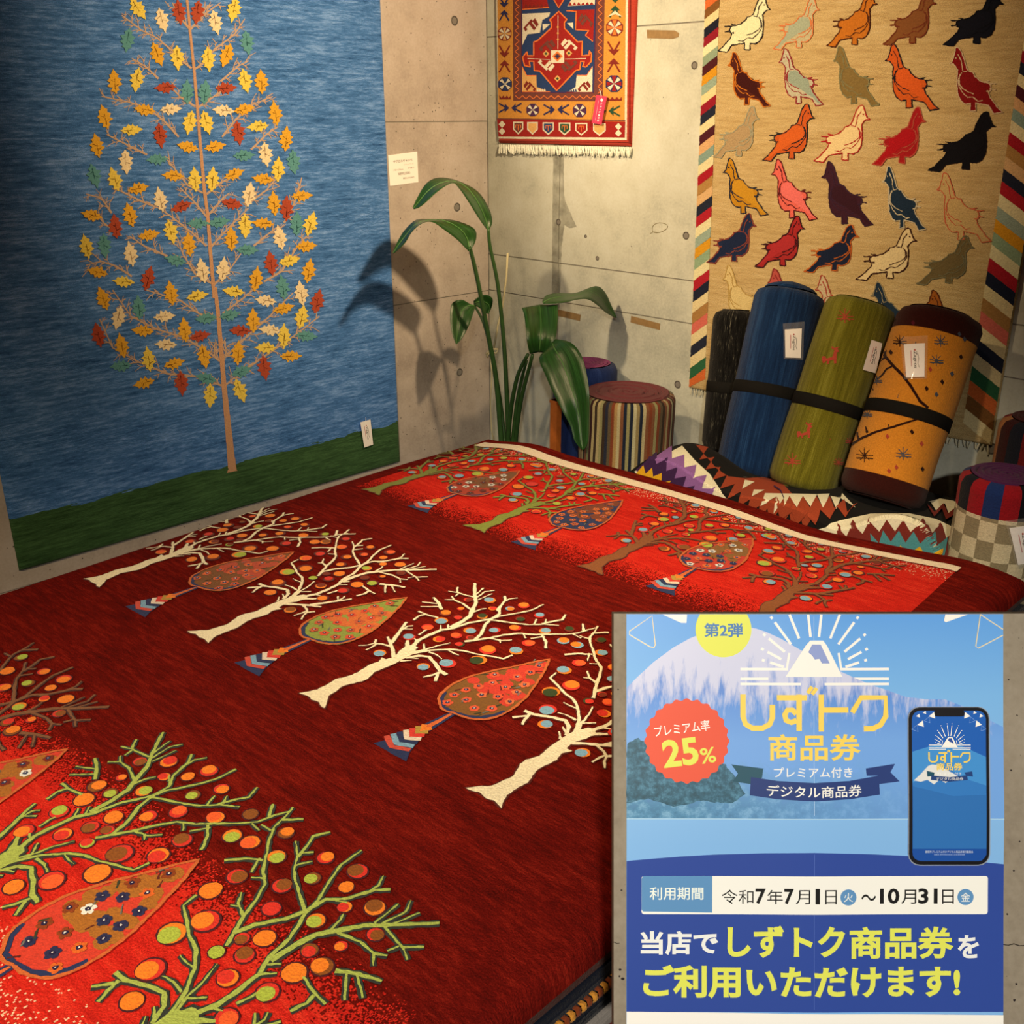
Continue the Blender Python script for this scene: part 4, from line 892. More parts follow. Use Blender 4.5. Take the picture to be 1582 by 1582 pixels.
def band(a, b, c_, lay, amp=0, teeth=0, amp2=0, teeth2=0):
    A = zig(zk(a), amp, teeth) if teeth else [Vector(p) for p in zk(a)]; B = zig(zk(b), amp2, teeth2) if teeth2 else [Vector(p) for p in zk(b)]
    kp.poly([(p.x, p.y) for p in A] + [(p.x, p.y) for p in B[::-1]], KCOL[c_], lay)
# left lobe
band([(275, 86), (330, 150), (400, 215), (450, 290), (510, 360)], [(60, 200), (120, 260), (250, 320), (400, 360), (500, 380)], 'cr', 0)
band([(215, 108), (300, 170), (380, 250), (440, 345)], [(70, 195), (150, 260), (260, 300), (420, 360)], 'li', 1, 8, 5)
band([(150, 130), (240, 190), (320, 280), (350, 330)], [(70, 190), (150, 260), (260, 300), (330, 330)], 'pu', 2, 8, 5)
band([(100, 185), (150, 200), (215, 245), (225, 280)], [(70, 210), (120, 250), (180, 280), (225, 290)], 'ye', 3, 6, 4)
# rust and cream fan behind and right of the black stripe
band([(335, 82), (430, 190), (480, 225), (560, 235), (700, 225)], [(365, 110), (430, 215), (520, 320), (620, 390), (770, 425), (860, 440)], 'ru', 0, 0, 0, 11, 12)
band([(480, 225), (560, 232), (700, 232), (800, 265), (980, 320), (1060, 370)], [(545, 240), (610, 290), (680, 350), (760, 370), (860, 345), (1000, 340)], 'cr', 1, 0, 0, 12, 9)
band([(700, 345), (780, 345), (860, 345), (960, 345), (1060, 375)], [(700, 380), (790, 415), (860, 420), (940, 395), (1050, 385)], 'ru', 2, 9, 6, 9, 5)
kp.stroke(zk([(690, 275), (720, 295), (735, 330)]), 2.2, 1.0, KCOL['pu'], 3)
# right lobe with teal diamonds
band([(900, 458), (1000, 430), (1130, 405), (1300, 403), (1420, 428), (1510, 470), (1545, 520)], [(900, 470), (1100, 520), (1300, 590), (1440, 600), (1545, 540)], 'cr', 4)
band([(985, 470), (1070, 455), (1180, 440), (1300, 440), (1410, 462), (1500, 500)], [(985, 490), (1150, 540), (1300, 590), (1440, 600), (1500, 560)], 'dr', 5, 9, 7)
band([(1140, 500), (1210, 485), (1290, 490), (1370, 495), (1450, 530)], [(1140, 530), (1250, 570), (1340, 590), (1440, 600)], 'te', 6, 9, 5)
band([(1270, 545), (1350, 548), (1430, 572)], [(1270, 580), (1350, 595), (1430, 600)], 'ye', 7, 6, 2)
# far right corner
band([(1385, 350), (1440, 335), (1500, 345), (1560, 375)], [(1395, 370), (1450, 375), (1520, 395), (1565, 410)], 'cr', 4, 0, 0, 7, 3)
band([(1380, 378), (1450, 378), (1520, 395), (1565, 412)], [(1385, 395), (1450, 402), (1500, 425), (1565, 445)], 'dr', 5, 7, 3, 7, 3)
kp.build('zigzag_bands', KM, KL)

def roll(name, B, T, r, label, mat=None, colf=None, nseg=48, nring=30, flat=1.0, group=None, rnd=.026, capcol=None, capmat=None, coil=.011, core=0):
    """a rolled rug: round body with soft ends, coiled end faces"""
    B, T = Vector(B), Vector(T); a = (T - B); Ln = a.length; a.normalize()
    tc = Vector((CAM.x - B.x, CAM.y - B.y, 0)); e1 = (tc - a * tc.dot(a)).normalized(); e2 = a.cross(e1)
    t = thing(name, B, label, 'rug roll', group)
    def pt(th, rr, v): return B + a * v + (e1 * math.cos(th) * flat + e2 * math.sin(th)) * rr
    mb = MB(); prof = [(r - rnd, 0), (r - rnd * .3, rnd * .3), (r, rnd)] + [(r, v) for v in np.linspace(rnd, Ln - rnd, nring)[1:-1]] + [(r, Ln - rnd), (r - rnd * .3, Ln - rnd * .3), (r - rnd, Ln)]
    vs = []; uv = []
    for rr, v in prof:
        for k in range(nseg + 1):
            th = 2 * math.pi * k / nseg; wob_ = 1 + .012 * math.sin(3 * th + v * 7) + .008 * math.sin(v * 23 + th)
            vs.append(pt(th, rr * wob_, v)); uv.append((th * r, v))
    base = len(mb.v); mb.v += [tuple(p) for p in vs]; mb.uv += uv
    for i in range(len(prof) - 1):
        for k in range(nseg):
            mb.f.append((i * (nseg + 1) + k, i * (nseg + 1) + k + 1, (i + 1) * (nseg + 1) + k + 1, (i + 1) * (nseg + 1) + k))
            mb.c.append(colf(k, nseg, (prof[i][1] + prof[i + 1][1]) / 2, Ln) if colf else (1, 1, 1, 1))
    bo = mb.build('rolled_body', mat or WOOL, t, True)
    for v, sg in ((Ln, 1), (0, -1)):                             # coiled end
        cb_ = MB(); rings = 26; pts = []; uvs = []
        for j in range(rings + 1):
            rr = (r - rnd) * (1 - j / rings * .96)
            for k in range(nseg + 1):
                th = 2 * math.pi * k / nseg; ph = (rr / coil + th / (2 * math.pi)) % 1.0
                pts.append(pt(th, rr, v + sg * (.004 * math.sin(math.pi * ph) ** .6 - .006 * (1 if ph < .12 else 0) + core * max(0, 1 - rr / (r * .75)) ** .5))); uvs.append((th * rr, rr))
        fs = [(j * (nseg + 1) + k, j * (nseg + 1) + k + 1, (j + 1) * (nseg + 1) + k + 1, (j + 1) * (nseg + 1) + k) for j in range(rings) for k in range(nseg)]
        cb_.add(pts, fs if sg > 0 else [f_[::-1] for f_ in fs], capcol or (.3, .25, .2, 1), uvs)
        cb_.build('coiled_end', capmat or (WOOL if capcol else mat) or WOOL, t, False)
    return t, bo, (B, T, r, a, e1, e2, Ln, flat)
STRAP = plain('black_strap', '#17140f', .85, .1, .15, 200)
def strap(t, fr_, v, wd=.036, off=.0025):
    B, T, r, a, e1, e2, Ln, flat = fr_; mb = MB(); n = 40; vs = []
    for rr, dv in ((r * 1.005, -wd / 2), (r + off, -wd / 2 + .002), (r + off, wd / 2 - .002), (r * 1.005, wd / 2)):
        for k in range(n):
            th = 2 * math.pi * k / n; wob_ = 1 + .012 * math.sin(3 * th + v * 7)
            vs.append(B + a * (v + dv) + (e1 * math.cos(th) * flat + e2 * math.sin(th)) * rr * wob_)
    mb.add(vs, [(j * n + k, j * n + (k + 1) % n, (j + 1) * n + (k + 1) % n, (j + 1) * n + k) for j in range(3) for k in range(n)])
    mb.build('strap', STRAP, t, True)
def tag_on(bo, q, label, sleeve=True, lift=.006):
    cst = caster(bvh_of(bo), 2.9); c = cst(sum(p[0] for p in q) / 4, sum(p[1] for p in q) / 4, 0)
    P = [cst(x, y, lift) for x, y in q]; nr = (P[1] - P[0]).cross(P[3] - P[0]).normalized()
    if nr.dot(CAM - P[0]) < 0: nr = -nr
    P[2] = P[0] + (P[1] - P[0]) + (P[3] - P[0]) * 1.0 if False else P[2]
    g = thing('hang_tag', c, label, 'tag', 'white hang tags on the rolls')
    tl_, tr_, br_, bl_ = P
    nx, ny = 4, 6; mb = MB()
    gp = lambda s_, t_: tl_.lerp(tr_, s_).lerp(bl_.lerp(br_, s_), t_)
    ss = [k / nx for k in range(nx + 1)]; ts = [k / ny for k in range(ny + 1)]
    mb.grid(lambda s_, t_: gp(s_, t_) + nr * .0006, ss, ts); mb.grid(lambda s_, t_: gp(s_, t_) - nr * .0006, ss, ts, flip=True)
    sh = mb.build('tag_sheet', CARD, g)
    pp = Pat(lambda x, y, h: gp(x, y) + nr * (h + .0008), .0004)
    pp.stroke([(.33, .2), (.33, .68)], .05, .05, hx('#c98a7c')); put_text(pp, 'Zagros', .42, .22, .62, .74, hx('#4c443a'), 0, .012, rot=-90)
    pp.ell(.52, .19, .05, .03, hx('#b0382c')); pp.stroke([(.66, .3), (.70, .45), (.66, .6), (.73, .72)], .03, .02, hx('#5c5348'))
    pp.build('tag_print', INKM, g)
    if sleeve:
        sm = MB(); sm.grid(lambda s_, t_: gp(-.12 + 1.26 * s_, -.22 + 1.28 * t_) + nr * (.002 + .0012 * math.sin(9 * s_ + 5 * t_)), [k / 8 for k in range(9)], [k / 10 for k in range(11)])
        sm.build('plastic_sleeve', SLEEVE, g, True)
m, nt, bs = newmat('clear_plastic'); bs.inputs['Base Color'].default_value = (.9, .9, .88, 1); bs.inputs['Roughness'].default_value = .08; bs.inputs['Alpha'].default_value = .10; bs.inputs['Specular IOR Level'].default_value = .6
SLEEVE = m
# three leaning rolls on the kilim, a black one behind
BLW = wool_streak('blue_roll_wool', ['#0b1a2e', '#142a44', '#26425e'], 90, 5, contrast=(.34, .5, .68))
GRW = wool_streak('olive_roll_wool', ['#4c440c', '#665c14', '#857a28'], 90, 5, contrast=(.34, .5, .68))
t, bo, f_ = roll('rug_roll', ony(1158, 734, -.335), ony(1221, 452, -.145), .107, 'deep blue rolled rug with black strap leaning beside the olive roll', BLW, core=.03, group='rolls leaning on the kilim')
strap(t, f_, f_[6] * .46); tag_on(bo, [(1212, 509.5), (1237, 507.5), (1235, 553), (1212.5, 552.5)], 'white tag in clear sleeve on the blue rolled rug')
t, bo, f_ = roll('rug_roll', ony(1237, 755, -.40), ony(1331, 468, -.2), .100, 'olive green rolled rug with small red goats between two other rolls', GRW, group='rolls leaning on the kilim', core=-.004)
strap(t, f_, f_[6] * .45); tag_on(bo, [(1345, 525), (1360, 530), (1350, 576), (1331, 571)], 'white tag on the olive roll half hidden beside the orange roll', False)
RG = hx('#a8402a'); gcast = caster(bvh_of(bo), 2.8)
def np_(): return Pat(gcast, .0015, .0005, 5, .3, 2.5)
zg_ = Zm(1180, 440, 4.394)
def goat(x, y, s):
    f = lambda P: zg_([(x + a * s, y + b * s) for a, b in P])
    gp_ = np_(); gp_.poly(f([(-55, 25), (-50, 5), (-30, 5), (-22, 22), (15, 10), (30, -35), (10, -50), (15, -65), (30, -50), (70, -60), (50, -45), (65, -28), (48, -20), (45, 20), (42, 55), (28, 55), (25, 30), (-5, 38), (-8, 58), (-22, 58), (-20, 35), (-45, 55)]), RG); gp_.build('woven_goat', WOOL, t)
def bush(x, y, s, col=RG):
    gp_ = np_()
    for dx, dy in ((-55, -10), (-35, -40), (0, -55), (35, -40), (60, 0), (35, 30), (0, 45), (-30, 30)):
        gp_.stroke(zg_([(x, y), (x + dx * s * .6, y + dy * s * .6), (x + dx * s, y + dy * s)]), 1.4, 1.0, col)
    gp_.stroke(zg_([(x - 55 * s, y + 15 * s), (x + 60 * s, y + 20 * s)]), 1.6, 1.4, col); gp_.build('woven_bush', WOOL, t)
goat(450, 480, 1); goat(275, 990, .9); bush(552, 215, 1); bush(195, 1195, .95); bush(505, 1205, .6); bush(580, 1060, .5)
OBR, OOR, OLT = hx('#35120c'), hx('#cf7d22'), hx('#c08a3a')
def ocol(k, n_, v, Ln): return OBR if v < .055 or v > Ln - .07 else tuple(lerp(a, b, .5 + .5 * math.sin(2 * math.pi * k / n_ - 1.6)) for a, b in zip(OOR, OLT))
t, bo, f_ = roll('rug_roll', ony(1359, 772, -.41), ony(1454, 487, -.19), .113, 'orange rolled rug with dark brown ends and small plant motifs', WOOL, ocol, group='rolls leaning on the kilim', capcol=OBR, nring=60)
strap(t, f_, f_[6] * .455); tag_on(bo, [(1398, 533), (1429, 531), (1427.5, 582.5), (1401, 584)], 'white tag in glossy sleeve on the orange rolled rug')
gcast = caster(bvh_of(bo), 2.7); gp_ = np_(); OD = hx('#2c120c'); OBL = hx('#4a4a4c')
def os_(P, a, b=None, c_=OD): gp_.stroke(zg_(P), a, b or a, c_)
os_([(820, 435), (830, 490), (880, 550), (940, 610), (1000, 690), (1060, 790), (1115, 835)], 4.2); os_([(832, 492), (790, 512), (785, 525)], 3); os_([(880, 550), (835, 572), (805, 615), (760, 650)], 2.6, 2.2); os_([(800, 470), (822, 480)], 3)
os_([(598, 1086), (660, 1045), (760, 1000), (880, 965), (1000, 925), (1066, 903)], 3.6, 2.8); os_([(645, 1048), (636, 1000)], 3); os_([(705, 1005), (695, 962)], 4, 2); os_([(655, 870), (700, 835), (760, 797)], 2.2); os_([(705, 660), (745, 715)], 2); gp_.build('woven_branches', WOOL, t)
for x, y, s, c_ in ((685, 1160, 1.0, OD), (925, 385, .8, OD), (1200, 385, .8, OBL), (1170, 515, .8, OBL), (945, 1150, .9, OBL), (705, 880, .6, OBL), (770, 650, .6, OBL)): bush(x, y, s, c_)
for x, y, c_ in ((885, 232, OD), (1015, 260, hx('#5a1a20')), (835, 360, RG), (1325, 335, OBL), (1360, 370, OBL), (1210, 660, OD), (1335, 490, OD), (1275, 605, OBL), (840, 1030, RG), (1070, 1080, RG), (1005, 1000, OD), (1075, 1252, OD), (900, 1240, RG), (850, 1265, RG), (1105, 705, OD), (1170, 745, OBL), (1130, 575, RG), (865, 460, OD)):
    gp_ = np_(); gp_.poly(zg_([(x - 14, y - 4), (x, y - 20), (x + 14, y + 2), (x, y + 18)]), c_); gp_.build('woven_diamond', WOOL, t)
BKW = wool_streak('black_roll_wool', ['#0c0b09', '#1c1914', '#8a8064'], 160, 18, contrast=(.45, .56, .72))
t, bo, f_ = roll('rug_roll', ony(1117, 695, -.16), ony(1137, 480, -.085), .072, 'black flecked rolled rug standing behind the blue roll', BKW, group='rolls leaning on the kilim')
strap(t, f_, f_[6] * .46)
# standing rolls
SSEQ = [hx(c) for c in ('#3a2a1c', '#8a7446', '#2c2018', '#9a8a5a', '#5a2418', '#a8905c', '#20242c', '#7a3a20', '#8f8250', '#3a1c18', '#b09a68', '#5c4a30', '#8a2a1c', '#a07a44', '#2a2a30', '#6e6a40', '#7a4a2c', '#b0a070')]
rs = [random.randrange(len(SSEQ)) for _ in range(96)]
def scol(k, n_, v, Ln): return SSEQ[rs[k % 96]]
pS = ony(970, 606, -.33)
roll('rug_roll', (pS.x, pS.y, 0), (pS.x, pS.y, pS.z), .162, 'multicoloured striped rolled rug standing upright right of the plant', WOOL, scol, nseg=96, group='rolls standing upright', capcol=hx('#6e3430'), rnd=.02, coil=.012)
pN = ony(916, 563, -.19)
roll('rug_roll', (pN.x - .035, -.19, 0), (pN.x - .035, -.19, pN.z), .118, 'navy rolled rug with pink coiled top behind the striped roll', wool_streak('navy_roll_wool', ['#141e38', '#1e2c50', '#2c3c64'], 60, 5), group='rolls standing upright', capcol=hx('#8a3a5a'), coil=.014)
CK1, CK2 = hx('#c9b283'), hx('#8a7752'); RNG = [hx('#8c1418'), hx('#121216'), hx('#8c1418'), hx('#1c2c50')]
def ccol(k, n_, v, Ln):
    if v > Ln - .085: return RNG[(k // 4) % 4]
    return CK1 if ((k // 4) + int((Ln - v) / .047)) % 2 else CK2
pK = ony(1556, 733, -.475)
t, bo, f_ = roll('rug_roll', (pK.x, pK.y, 0), (pK.x, pK.y, pK.z), .103, 'cream and grey checkered rolled rug with red and navy top edge', WOOL, ccol, nseg=64, nring=90, group='rolls standing upright', capcol=hx('#4a1c3a'), rnd=.022, coil=.016)
tag_on(bo, [(1559, 814.5), (1592, 810), (1598, 866), (1571, 871)], 'white tag on the checkered rolled rug')
def pcol(k, n_, v, Ln): return [hx('#6e1a16'), hx('#3a1410'), hx('#8a2018'), hx('#1c1c20'), hx('#b0703c')][(k // 3 * 7 + int(v / .04) * 5) % 5]
pF = ony(1612, 648, -.2)
roll('rug_roll', (pF.x, pF.y, 0), (pF.x, pF.y, pF.z), .10, 'dark red patterned rolled rug standing behind the checkered roll', WOOL, pcol, nseg=48, nring=40, group='rolls standing upright', capcol=hx('#4a1814'))
# a wooden batten beside the navy roll
bt = MB(); a0 = ony(859, 618, -.42); bt.box((a0.x - .016, a0.y - .012, 0), (a0.x + .016, a0.y + .012, a0.z)).box((a0.x - .018, a0.y - .014, a0.z - .01), (a0.x + .018, a0.y + .014, a0.z))
tag(bt.build('wooden_batten', plain('orange_wood', '#a8551c', .5, .3, .2, 25)), 'orange brown wooden batten standing between the plant and navy roll', 'batten')

# ================================================================== the plant
LEAF = None
m, nt, bs = newmat('plant_leaf'); o_ = uvnode(nt, (2, 60, 1)); f1 = noise(nt, o_, 1, 3, .6)
LK(nt, ramp(nt, f1, [(.3, hx('#14280e')), (.5, hx('#1f4014')), (.7, hx('#305a22'))]), bs.inputs['Base Color']); bs.inputs['Roughness'].default_value = .32; bs.inputs['Specular IOR Level'].default_value = .5
b_ = N(nt, 'ShaderNodeBump'); b_.inputs['Strength'].default_value = .25; b_.inputs['Distance'].default_value = .003; LK(nt, f1, b_.inputs['Height']); LK(nt, b_.outputs[0], bs.inputs['Normal'])
LEAF = m
STEM = plain('plant_stem', '#2c461c', .45, .4, .2, 40); RIB = plain('leaf_midrib', '#4f7434', .45, .4)
pp0 = atd(788, 700, 3.62)
PLT = thing('potted_plant', (pp0.x, pp0.y, 0), 'green broad-leaved plant in the concrete corner behind the pile', 'plant')
z3 = lambda P: Zm(580, 0, 3.164)(P); z4 = lambda P: Zm(580, 380, 3.164)(P)
def leaf(left, right, depths, sag=.010, tilt=0):
    """blade between two traced edges; depths per station; folded along the midrib"""
    Lp = [Vector(p) for p in smooth_line([Vector(p) for p in left], 4)]; Rp = [Vector(p) for p in smooth_line([Vector(p) for p in right], 4)]
    Dp = [v.x for v in smooth_line([Vector((d, 0)) for d in depths], 4)]
    n = len(Lp); mb = MB(); vs = []; uv = []; ribs = []
    cols_ = 6; nv = None
    for i in range(n):
        tw = tilt * math.sin(math.pi * i / (n - 1)); a, b = atd(Lp[i].x, Lp[i].y, Dp[i] - tw), atd(Rp[i].x, Rp[i].y, Dp[i] + tw)
        for j in range(cols_ + 1):
            s = j / cols_; p = a.lerp(b, s); k = 1 - abs(2 * s - 1)
            p = p + hd * (sag * 2.2 * k * min(1, (a - b).length / .08)); vs.append(p); uv.append((i / n, s))
        ribs.append(a.lerp(b, .5) + hd * (sag * 2.2 * min(1, (a - b).length / .08)) - hd * .003)
    c1_ = cols_ + 1
    fs = [(i * c1_ + j, i * c1_ + j + 1, (i + 1) * c1_ + j + 1, (i + 1) * c1_ + j) for i in range(n - 1) for j in range(cols_)]
    mb.add(vs, fs, None, uv); o = mb.build('leaf', LEAF, PLT, True)
    sm = o.modifiers.new('thickness', 'SOLIDIFY'); sm.thickness = .0012
    MB().tube(ribs[::2], [lerp(.0022, .0007, k / len(ribs[::2])) for k in range(len(ribs[::2]))], 6).build('midrib', RIB, o, True)
# upper left leaf, rising from the stem, arching over and drooping to the left
leaf(z3([(548, 1125), (505, 1065), (455, 985), (410, 920), (375, 893), (310, 930), (255, 980), (215, 1012), (186, 1022)]),
     z3([(556, 1125), (571, 1085), (556, 1020), (500, 935), (400, 882), (310, 868), (250, 895), (205, 965), (184, 1012)]), [3.55, 3.54, 3.52, 3.5, 3.48, 3.46, 3.44, 3.42, 3.4], tilt=.075)
leaf(z3([(456, 1228), (405, 1175), (340, 1125), (280, 1085), (230, 1090), (180, 1130), (145, 1185), (110, 1220), (88, 1240)]),
     z3([(464, 1228), (492, 1170), (480, 1115), (380, 1075), (270, 1070), (200, 1074), (145, 1122), (108, 1180), (86, 1232)]), [3.5, 3.49, 3.47, 3.45, 3.43, 3.41, 3.4, 3.38, 3.36], tilt=.075)
leaf(z4([(480, 290), (455, 280), (420, 262), (375, 280), (364, 340), (372, 420), (392, 478)]), z4([(486, 292), (488, 300), (478, 330), (468, 360), (452, 400), (425, 450), (398, 480)]), [3.75, 3.74, 3.72, 3.7, 3.68, 3.66, 3.64])
leaf(z4([(480, 270), (510, 245), (545, 240), (572, 258), (570, 290), (555, 328)]), z4([(482, 290), (505, 300), (520, 312), (535, 322), (545, 330), (552, 332)]), [3.76, 3.77, 3.78, 3.79, 3.8, 3.8])
leaf(z4([(822, 284), (870, 283), (930, 276), (990, 262), (1040, 262), (1085, 290), (1125, 325), (1172, 352)]), z4([(816, 270), (835, 242), (900, 230), (980, 230), (1075, 197), (1120, 225), (1150, 285), (1180, 350)]), [3.5, 3.52, 3.55, 3.6, 3.64, 3.67, 3.7, 3.72], tilt=.06)
leaf(z4([(755, 528), (742, 470), (735, 400), (728, 340), (716, 302)]), z4([(850, 528), (872, 480), (886, 420), (892, 350), (890, 288)]), [3.42, 3.4, 3.42, 3.46, 3.5], .016)
leaf(z4([(850, 500), (800, 548), (830, 630), (870, 720), (915, 810), (955, 885), (972, 950), (1008, 996)]), z4([(880, 455), (955, 472), (1005, 530), (1032, 620), (1046, 720), (1044, 830), (1040, 950), (1020, 998)]), [3.38, 3.32, 3.28, 3.25, 3.22, 3.21, 3.20, 3.20], .014)
def stem(pts, ds, r0, r1):
    P = [atd(x, y, d) for (x, y), d in zip(pts, ds)]; P = smooth_line(P, 4); n = len(P)
    P = [Vector((pp0.x, pp0.y, .30)).lerp(P[-1], .0)] * 0 + P
    base = Vector((pp0.x + random.uniform(-.03, .03), pp0.y + random.uniform(-.03, .03), .30))
    P.append(P[-1].lerp(base, .5)); P.append(base); n = len(P)
    MB().tube(P, [lerp(r0, r1, k / (n - 1)) for k in range(n)], 8).build('stem', STEM, PLT, True)
stem(z3([(552, 1118)]) + z4([(560, 0), (600, 200), (630, 500), (645, 800), (650, 950)]), [3.55, 3.56, 3.58, 3.6, 3.61, 3.62], .005, .010)
stem(z3([(460, 1222)]) + z4([(465, 20), (500, 170), (550, 430), (590, 650), (615, 950)]), [3.5, 3.51, 3.53, 3.56, 3.59, 3.62], .006, .011)
stem(z4([(745, 530), (700, 620), (675, 720), (658, 830), (648, 950)]), [3.42, 3.48, 3.53, 3.58, 3.62], .006, .010)
stem(z4([(768, 532), (740, 640), (715, 740), (695, 860), (685, 950)]), [3.42, 3.48, 3.53, 3.58, 3.62], .006, .010)
stem(z4([(484, 292), (530, 380), (575, 560), (610, 760), (630, 950)]), [3.75, 3.72, 3.7, 3.66, 3.63], .004, .009)
stem(z4([(740, 560), (715, 650), (690, 780), (672, 950)]), [3.5, 3.54, 3.58, 3.62], .005, .009)
DRY = plain('dried_stalk', '#b3a070', .7, .2)
st_ = [atd(*q, d) for q, d in zip(z4([(646, 35), (640, 150), (620, 300), (600, 380), (588, 450), (575, 520)]), (3.66,) * 6)]
MB().tube(st_, .004, 6).build('dried_stalk', DRY, PLT, True)
st_ = [atd(*q, d) for q, d in zip(z4([(560, 520), (570, 620), (562, 760), (568, 900), (580, 960)]), (3.66,) * 5)]
MB().tube(st_, .003, 6).build('dried_stalk', DRY, PLT, True)
kn = [atd(*q, 3.64) for q in z4([(540, 530), (565, 505), (600, 505), (590, 525), (560, 515), (545, 545)])]
MB().tube(kn, .005, 6).build('raffia_tie', DRY, PLT, True)
pot = MB(); prof = [(.0, .01), (.09, .01), (.10, .03), (.12, .30), (.13, .33), (.118, .335), (.11, .30), (0, .295)]
vs = [(pp0.x + r_ * math.cos(2 * math.pi * k / 28), pp0.y + r_ * math.sin(2 * math.pi * k / 28), z_ - .01) for r_, z_ in prof for k in range(28)]
pot.add(vs, [(i * 28 + k, i * 28 + (k + 1) % 28, (i + 1) * 28 + (k + 1) % 28, (i + 1) * 28 + k) for i in range(len(prof) - 1) for k in range(28)])
pot.build('pot', plain('dark_pot', '#4a4038', .6), PLT, True)

# ================================================================== the pasted-in poster on a stand-in leaning board
DP = 1.0                                                        # distance of the board's face along the line of sight
PC = CAM + FW * DP; PS = DP / F
def pp(x, y, h=0): return PC + RT * ((x - 791) * PS) - UP * ((y - 791) * PS) - FW * h
TINT = (1.0, .9, .76)
CONP = concrete('concrete_board', '#6c604f', '#897c67', '#9b8e79', True, 190, 1.0)
BX0, BX1, BY0, BY1 = 948, 1640, 948, 1690
stb = pp((BX0 + BX1) / 2, BY1)
SG = thing('stand_in_board', (stb.x, stb.y, 0), 'leaning board on black steel legs, stand-in for the concrete wall behind the pasted-in poster', 'stand-in board')  # added board and legs stand in for the concrete wall of the pasted-in inset
def slab(x0, y0, x1, y1, h0, h1, name, mat, parent, bev=0):
    a = [pp(x, y, h1) for x, y in ((x0, y0), (x1, y0), (x1, y1), (x0, y1))]; b = [pp(x, y, h0) for x, y in ((x0, y0), (x1, y0), (x1, y1), (x0, y1))]
    return MB().add(b + a, [(0, 1, 2, 3), (7, 6, 5, 4), (0, 4, 5, 1), (1, 5, 6, 2), (2, 6, 7, 3), (3, 7, 4, 0)]).build(name, mat, parent)
slab(BX0, BY0, BX1, BY1, -.02, 0, 'concrete_slab', CONP, SG)
BLK = plain('black_steel', '#17161a', .4, .5, metal=.6, tint=False)
for x in (BX0 + 60, BX1 - 60):
    top = pp(x, BY0 + 120, -.0285); d = -UP; k = top.z / -d.z; bot = top + d * k
    MB().bar(top, bot + Vector((0, 0, .008)), .025, .015, FW, None).build('front_leg', BLK, SG)
for x in (BX0 + 330,):
    top = pp(x, BY0 + 160, -.034); bot = Vector((top.x, top.y, 0)) + hd * .16
    MB().bar(top, bot + Vector((0, 0, .006)), .025, .015, RT, None).build('rear_leg', BLK, SG)
crk = Pat(lambda x, y, h: pp(x, y, h), .0004, 1e-4, 1e9, .3, 3)
crk.stroke([(1548, 1459), (1558, 1460), (1566, 1458), (1575, 1461), (1590, 1460), (1640, 1462)], 1.6, 1.4, hx('#3c352b')); crk.stroke([(948, 1455), (952, 1457), (957, 1457)], 1.2, .8, hx('#3c352b'))
for x, y, r in ((958, 1498, 2), (957, 1508, 1.5), (962, 1512, 2.6), (1556, 1412, 1.6), (1566, 1345, 1.8), (1570, 1520, 2), (1562, 1190, 1.5), (955, 1065, 1.2), (1575, 1300, 1.4), (960, 1375, 1.5), (1558, 1050, 1.4), (1571, 1105, 1.3), (1567, 1545, 2.2)):
    crk.ell(x, y, r, r * .8, hx('#241c1c'))
crk.build('pits_and_crack', INKM, SG)
def pk2(h): return hx(h, tint=True)
PO = thing('poster', pp(1258, 1600), 'blue gift voucher poster with a snowy mountain on the concrete board', 'poster')
# sheet with its two folds standing slightly proud
def fold(x, y): return .0012 + .0016 * math.exp(-((x - 1256) / 90) ** 2) + .0016 * math.exp(-((y - 1264) / 90) ** 2)
def psh(x, y, h): return pp(x, y, fold(x, y) + h)
PX0, PX1 = 967.5, 1549
gx = sorted(set(list(np.linspace(PX0, PX1, 40)) + [1256])); gy = sorted(set(list(np.linspace(BY0 + .5, 1680, 44)) + [1264]))
m, nt, bs = newmat('poster_paper'); sx = N(nt, 'ShaderNodeSeparateXYZ'); LK(nt, uvnode(nt), sx.inputs[0])
sky = ramp(nt, sx.outputs[1], [(0.0, hx('#5a98d4')), (.2, hx('#76aede')), (.45, hx('#82b2dc')), (.56, hx('#7fb0da'))])
LK(nt, sky, bs.inputs['Base Color']); bs.inputs['Roughness'].default_value = .4
sh = MB().grid(lambda x, y: psh(x, y, 0), gx, gy, None, lambda x, y: (x, (y - 948) / 634)); sh.build('paper_sheet', m, PO, True)
Pp = Pat(psh, .0004, .00012, 24, 0)
# printed mountain: its own procedural print
m, nt, bs = newmat('printed_mountain'); uvp = uvnode(nt); sx = N(nt, 'ShaderNodeSeparateXYZ'); LK(nt, uvp, sx.inputs[0])
mp_ = N(nt, 'ShaderNodeMapping'); mp_.inputs['Rotation'].default_value = (0, 0, .55); mp_.inputs['Scale'].default_value = (.075, .016, 1); LK(nt, uvp, mp_.inputs[0])
n1 = noise(nt, mp_.outputs[0], 1, 5, .65); n2 = noise(nt, uvnode(nt, (.05, .05, 1)), 1, 5, .7)
hgt = mathn(nt, 'DIVIDE', mathn(nt, 'SUBTRACT', sx.outputs[1], 968), 175)
snow = mathn(nt, 'SUBTRACT', mathn(nt, 'ADD', mathn(nt, 'MULTIPLY', n1, 1.6), -.02), hgt)
ms = N(nt, 'ShaderNodeMapRange'); ms.inputs[1].default_value = .0; ms.inputs[2].default_value = .35; LK(nt, snow, ms.inputs[0])
rock = ramp(nt, hgt, [(0, hx('#7a8fc0')), (.6, hx('#5b86c8')), (1.2 / 2, hx('#5a8acc')), (1, hx('#6f9fd6'))])
mcol = mixc(nt, rock, hx('#cfcde0'), mathn(nt, 'MULTIPLY', ms.outputs[0], .9))
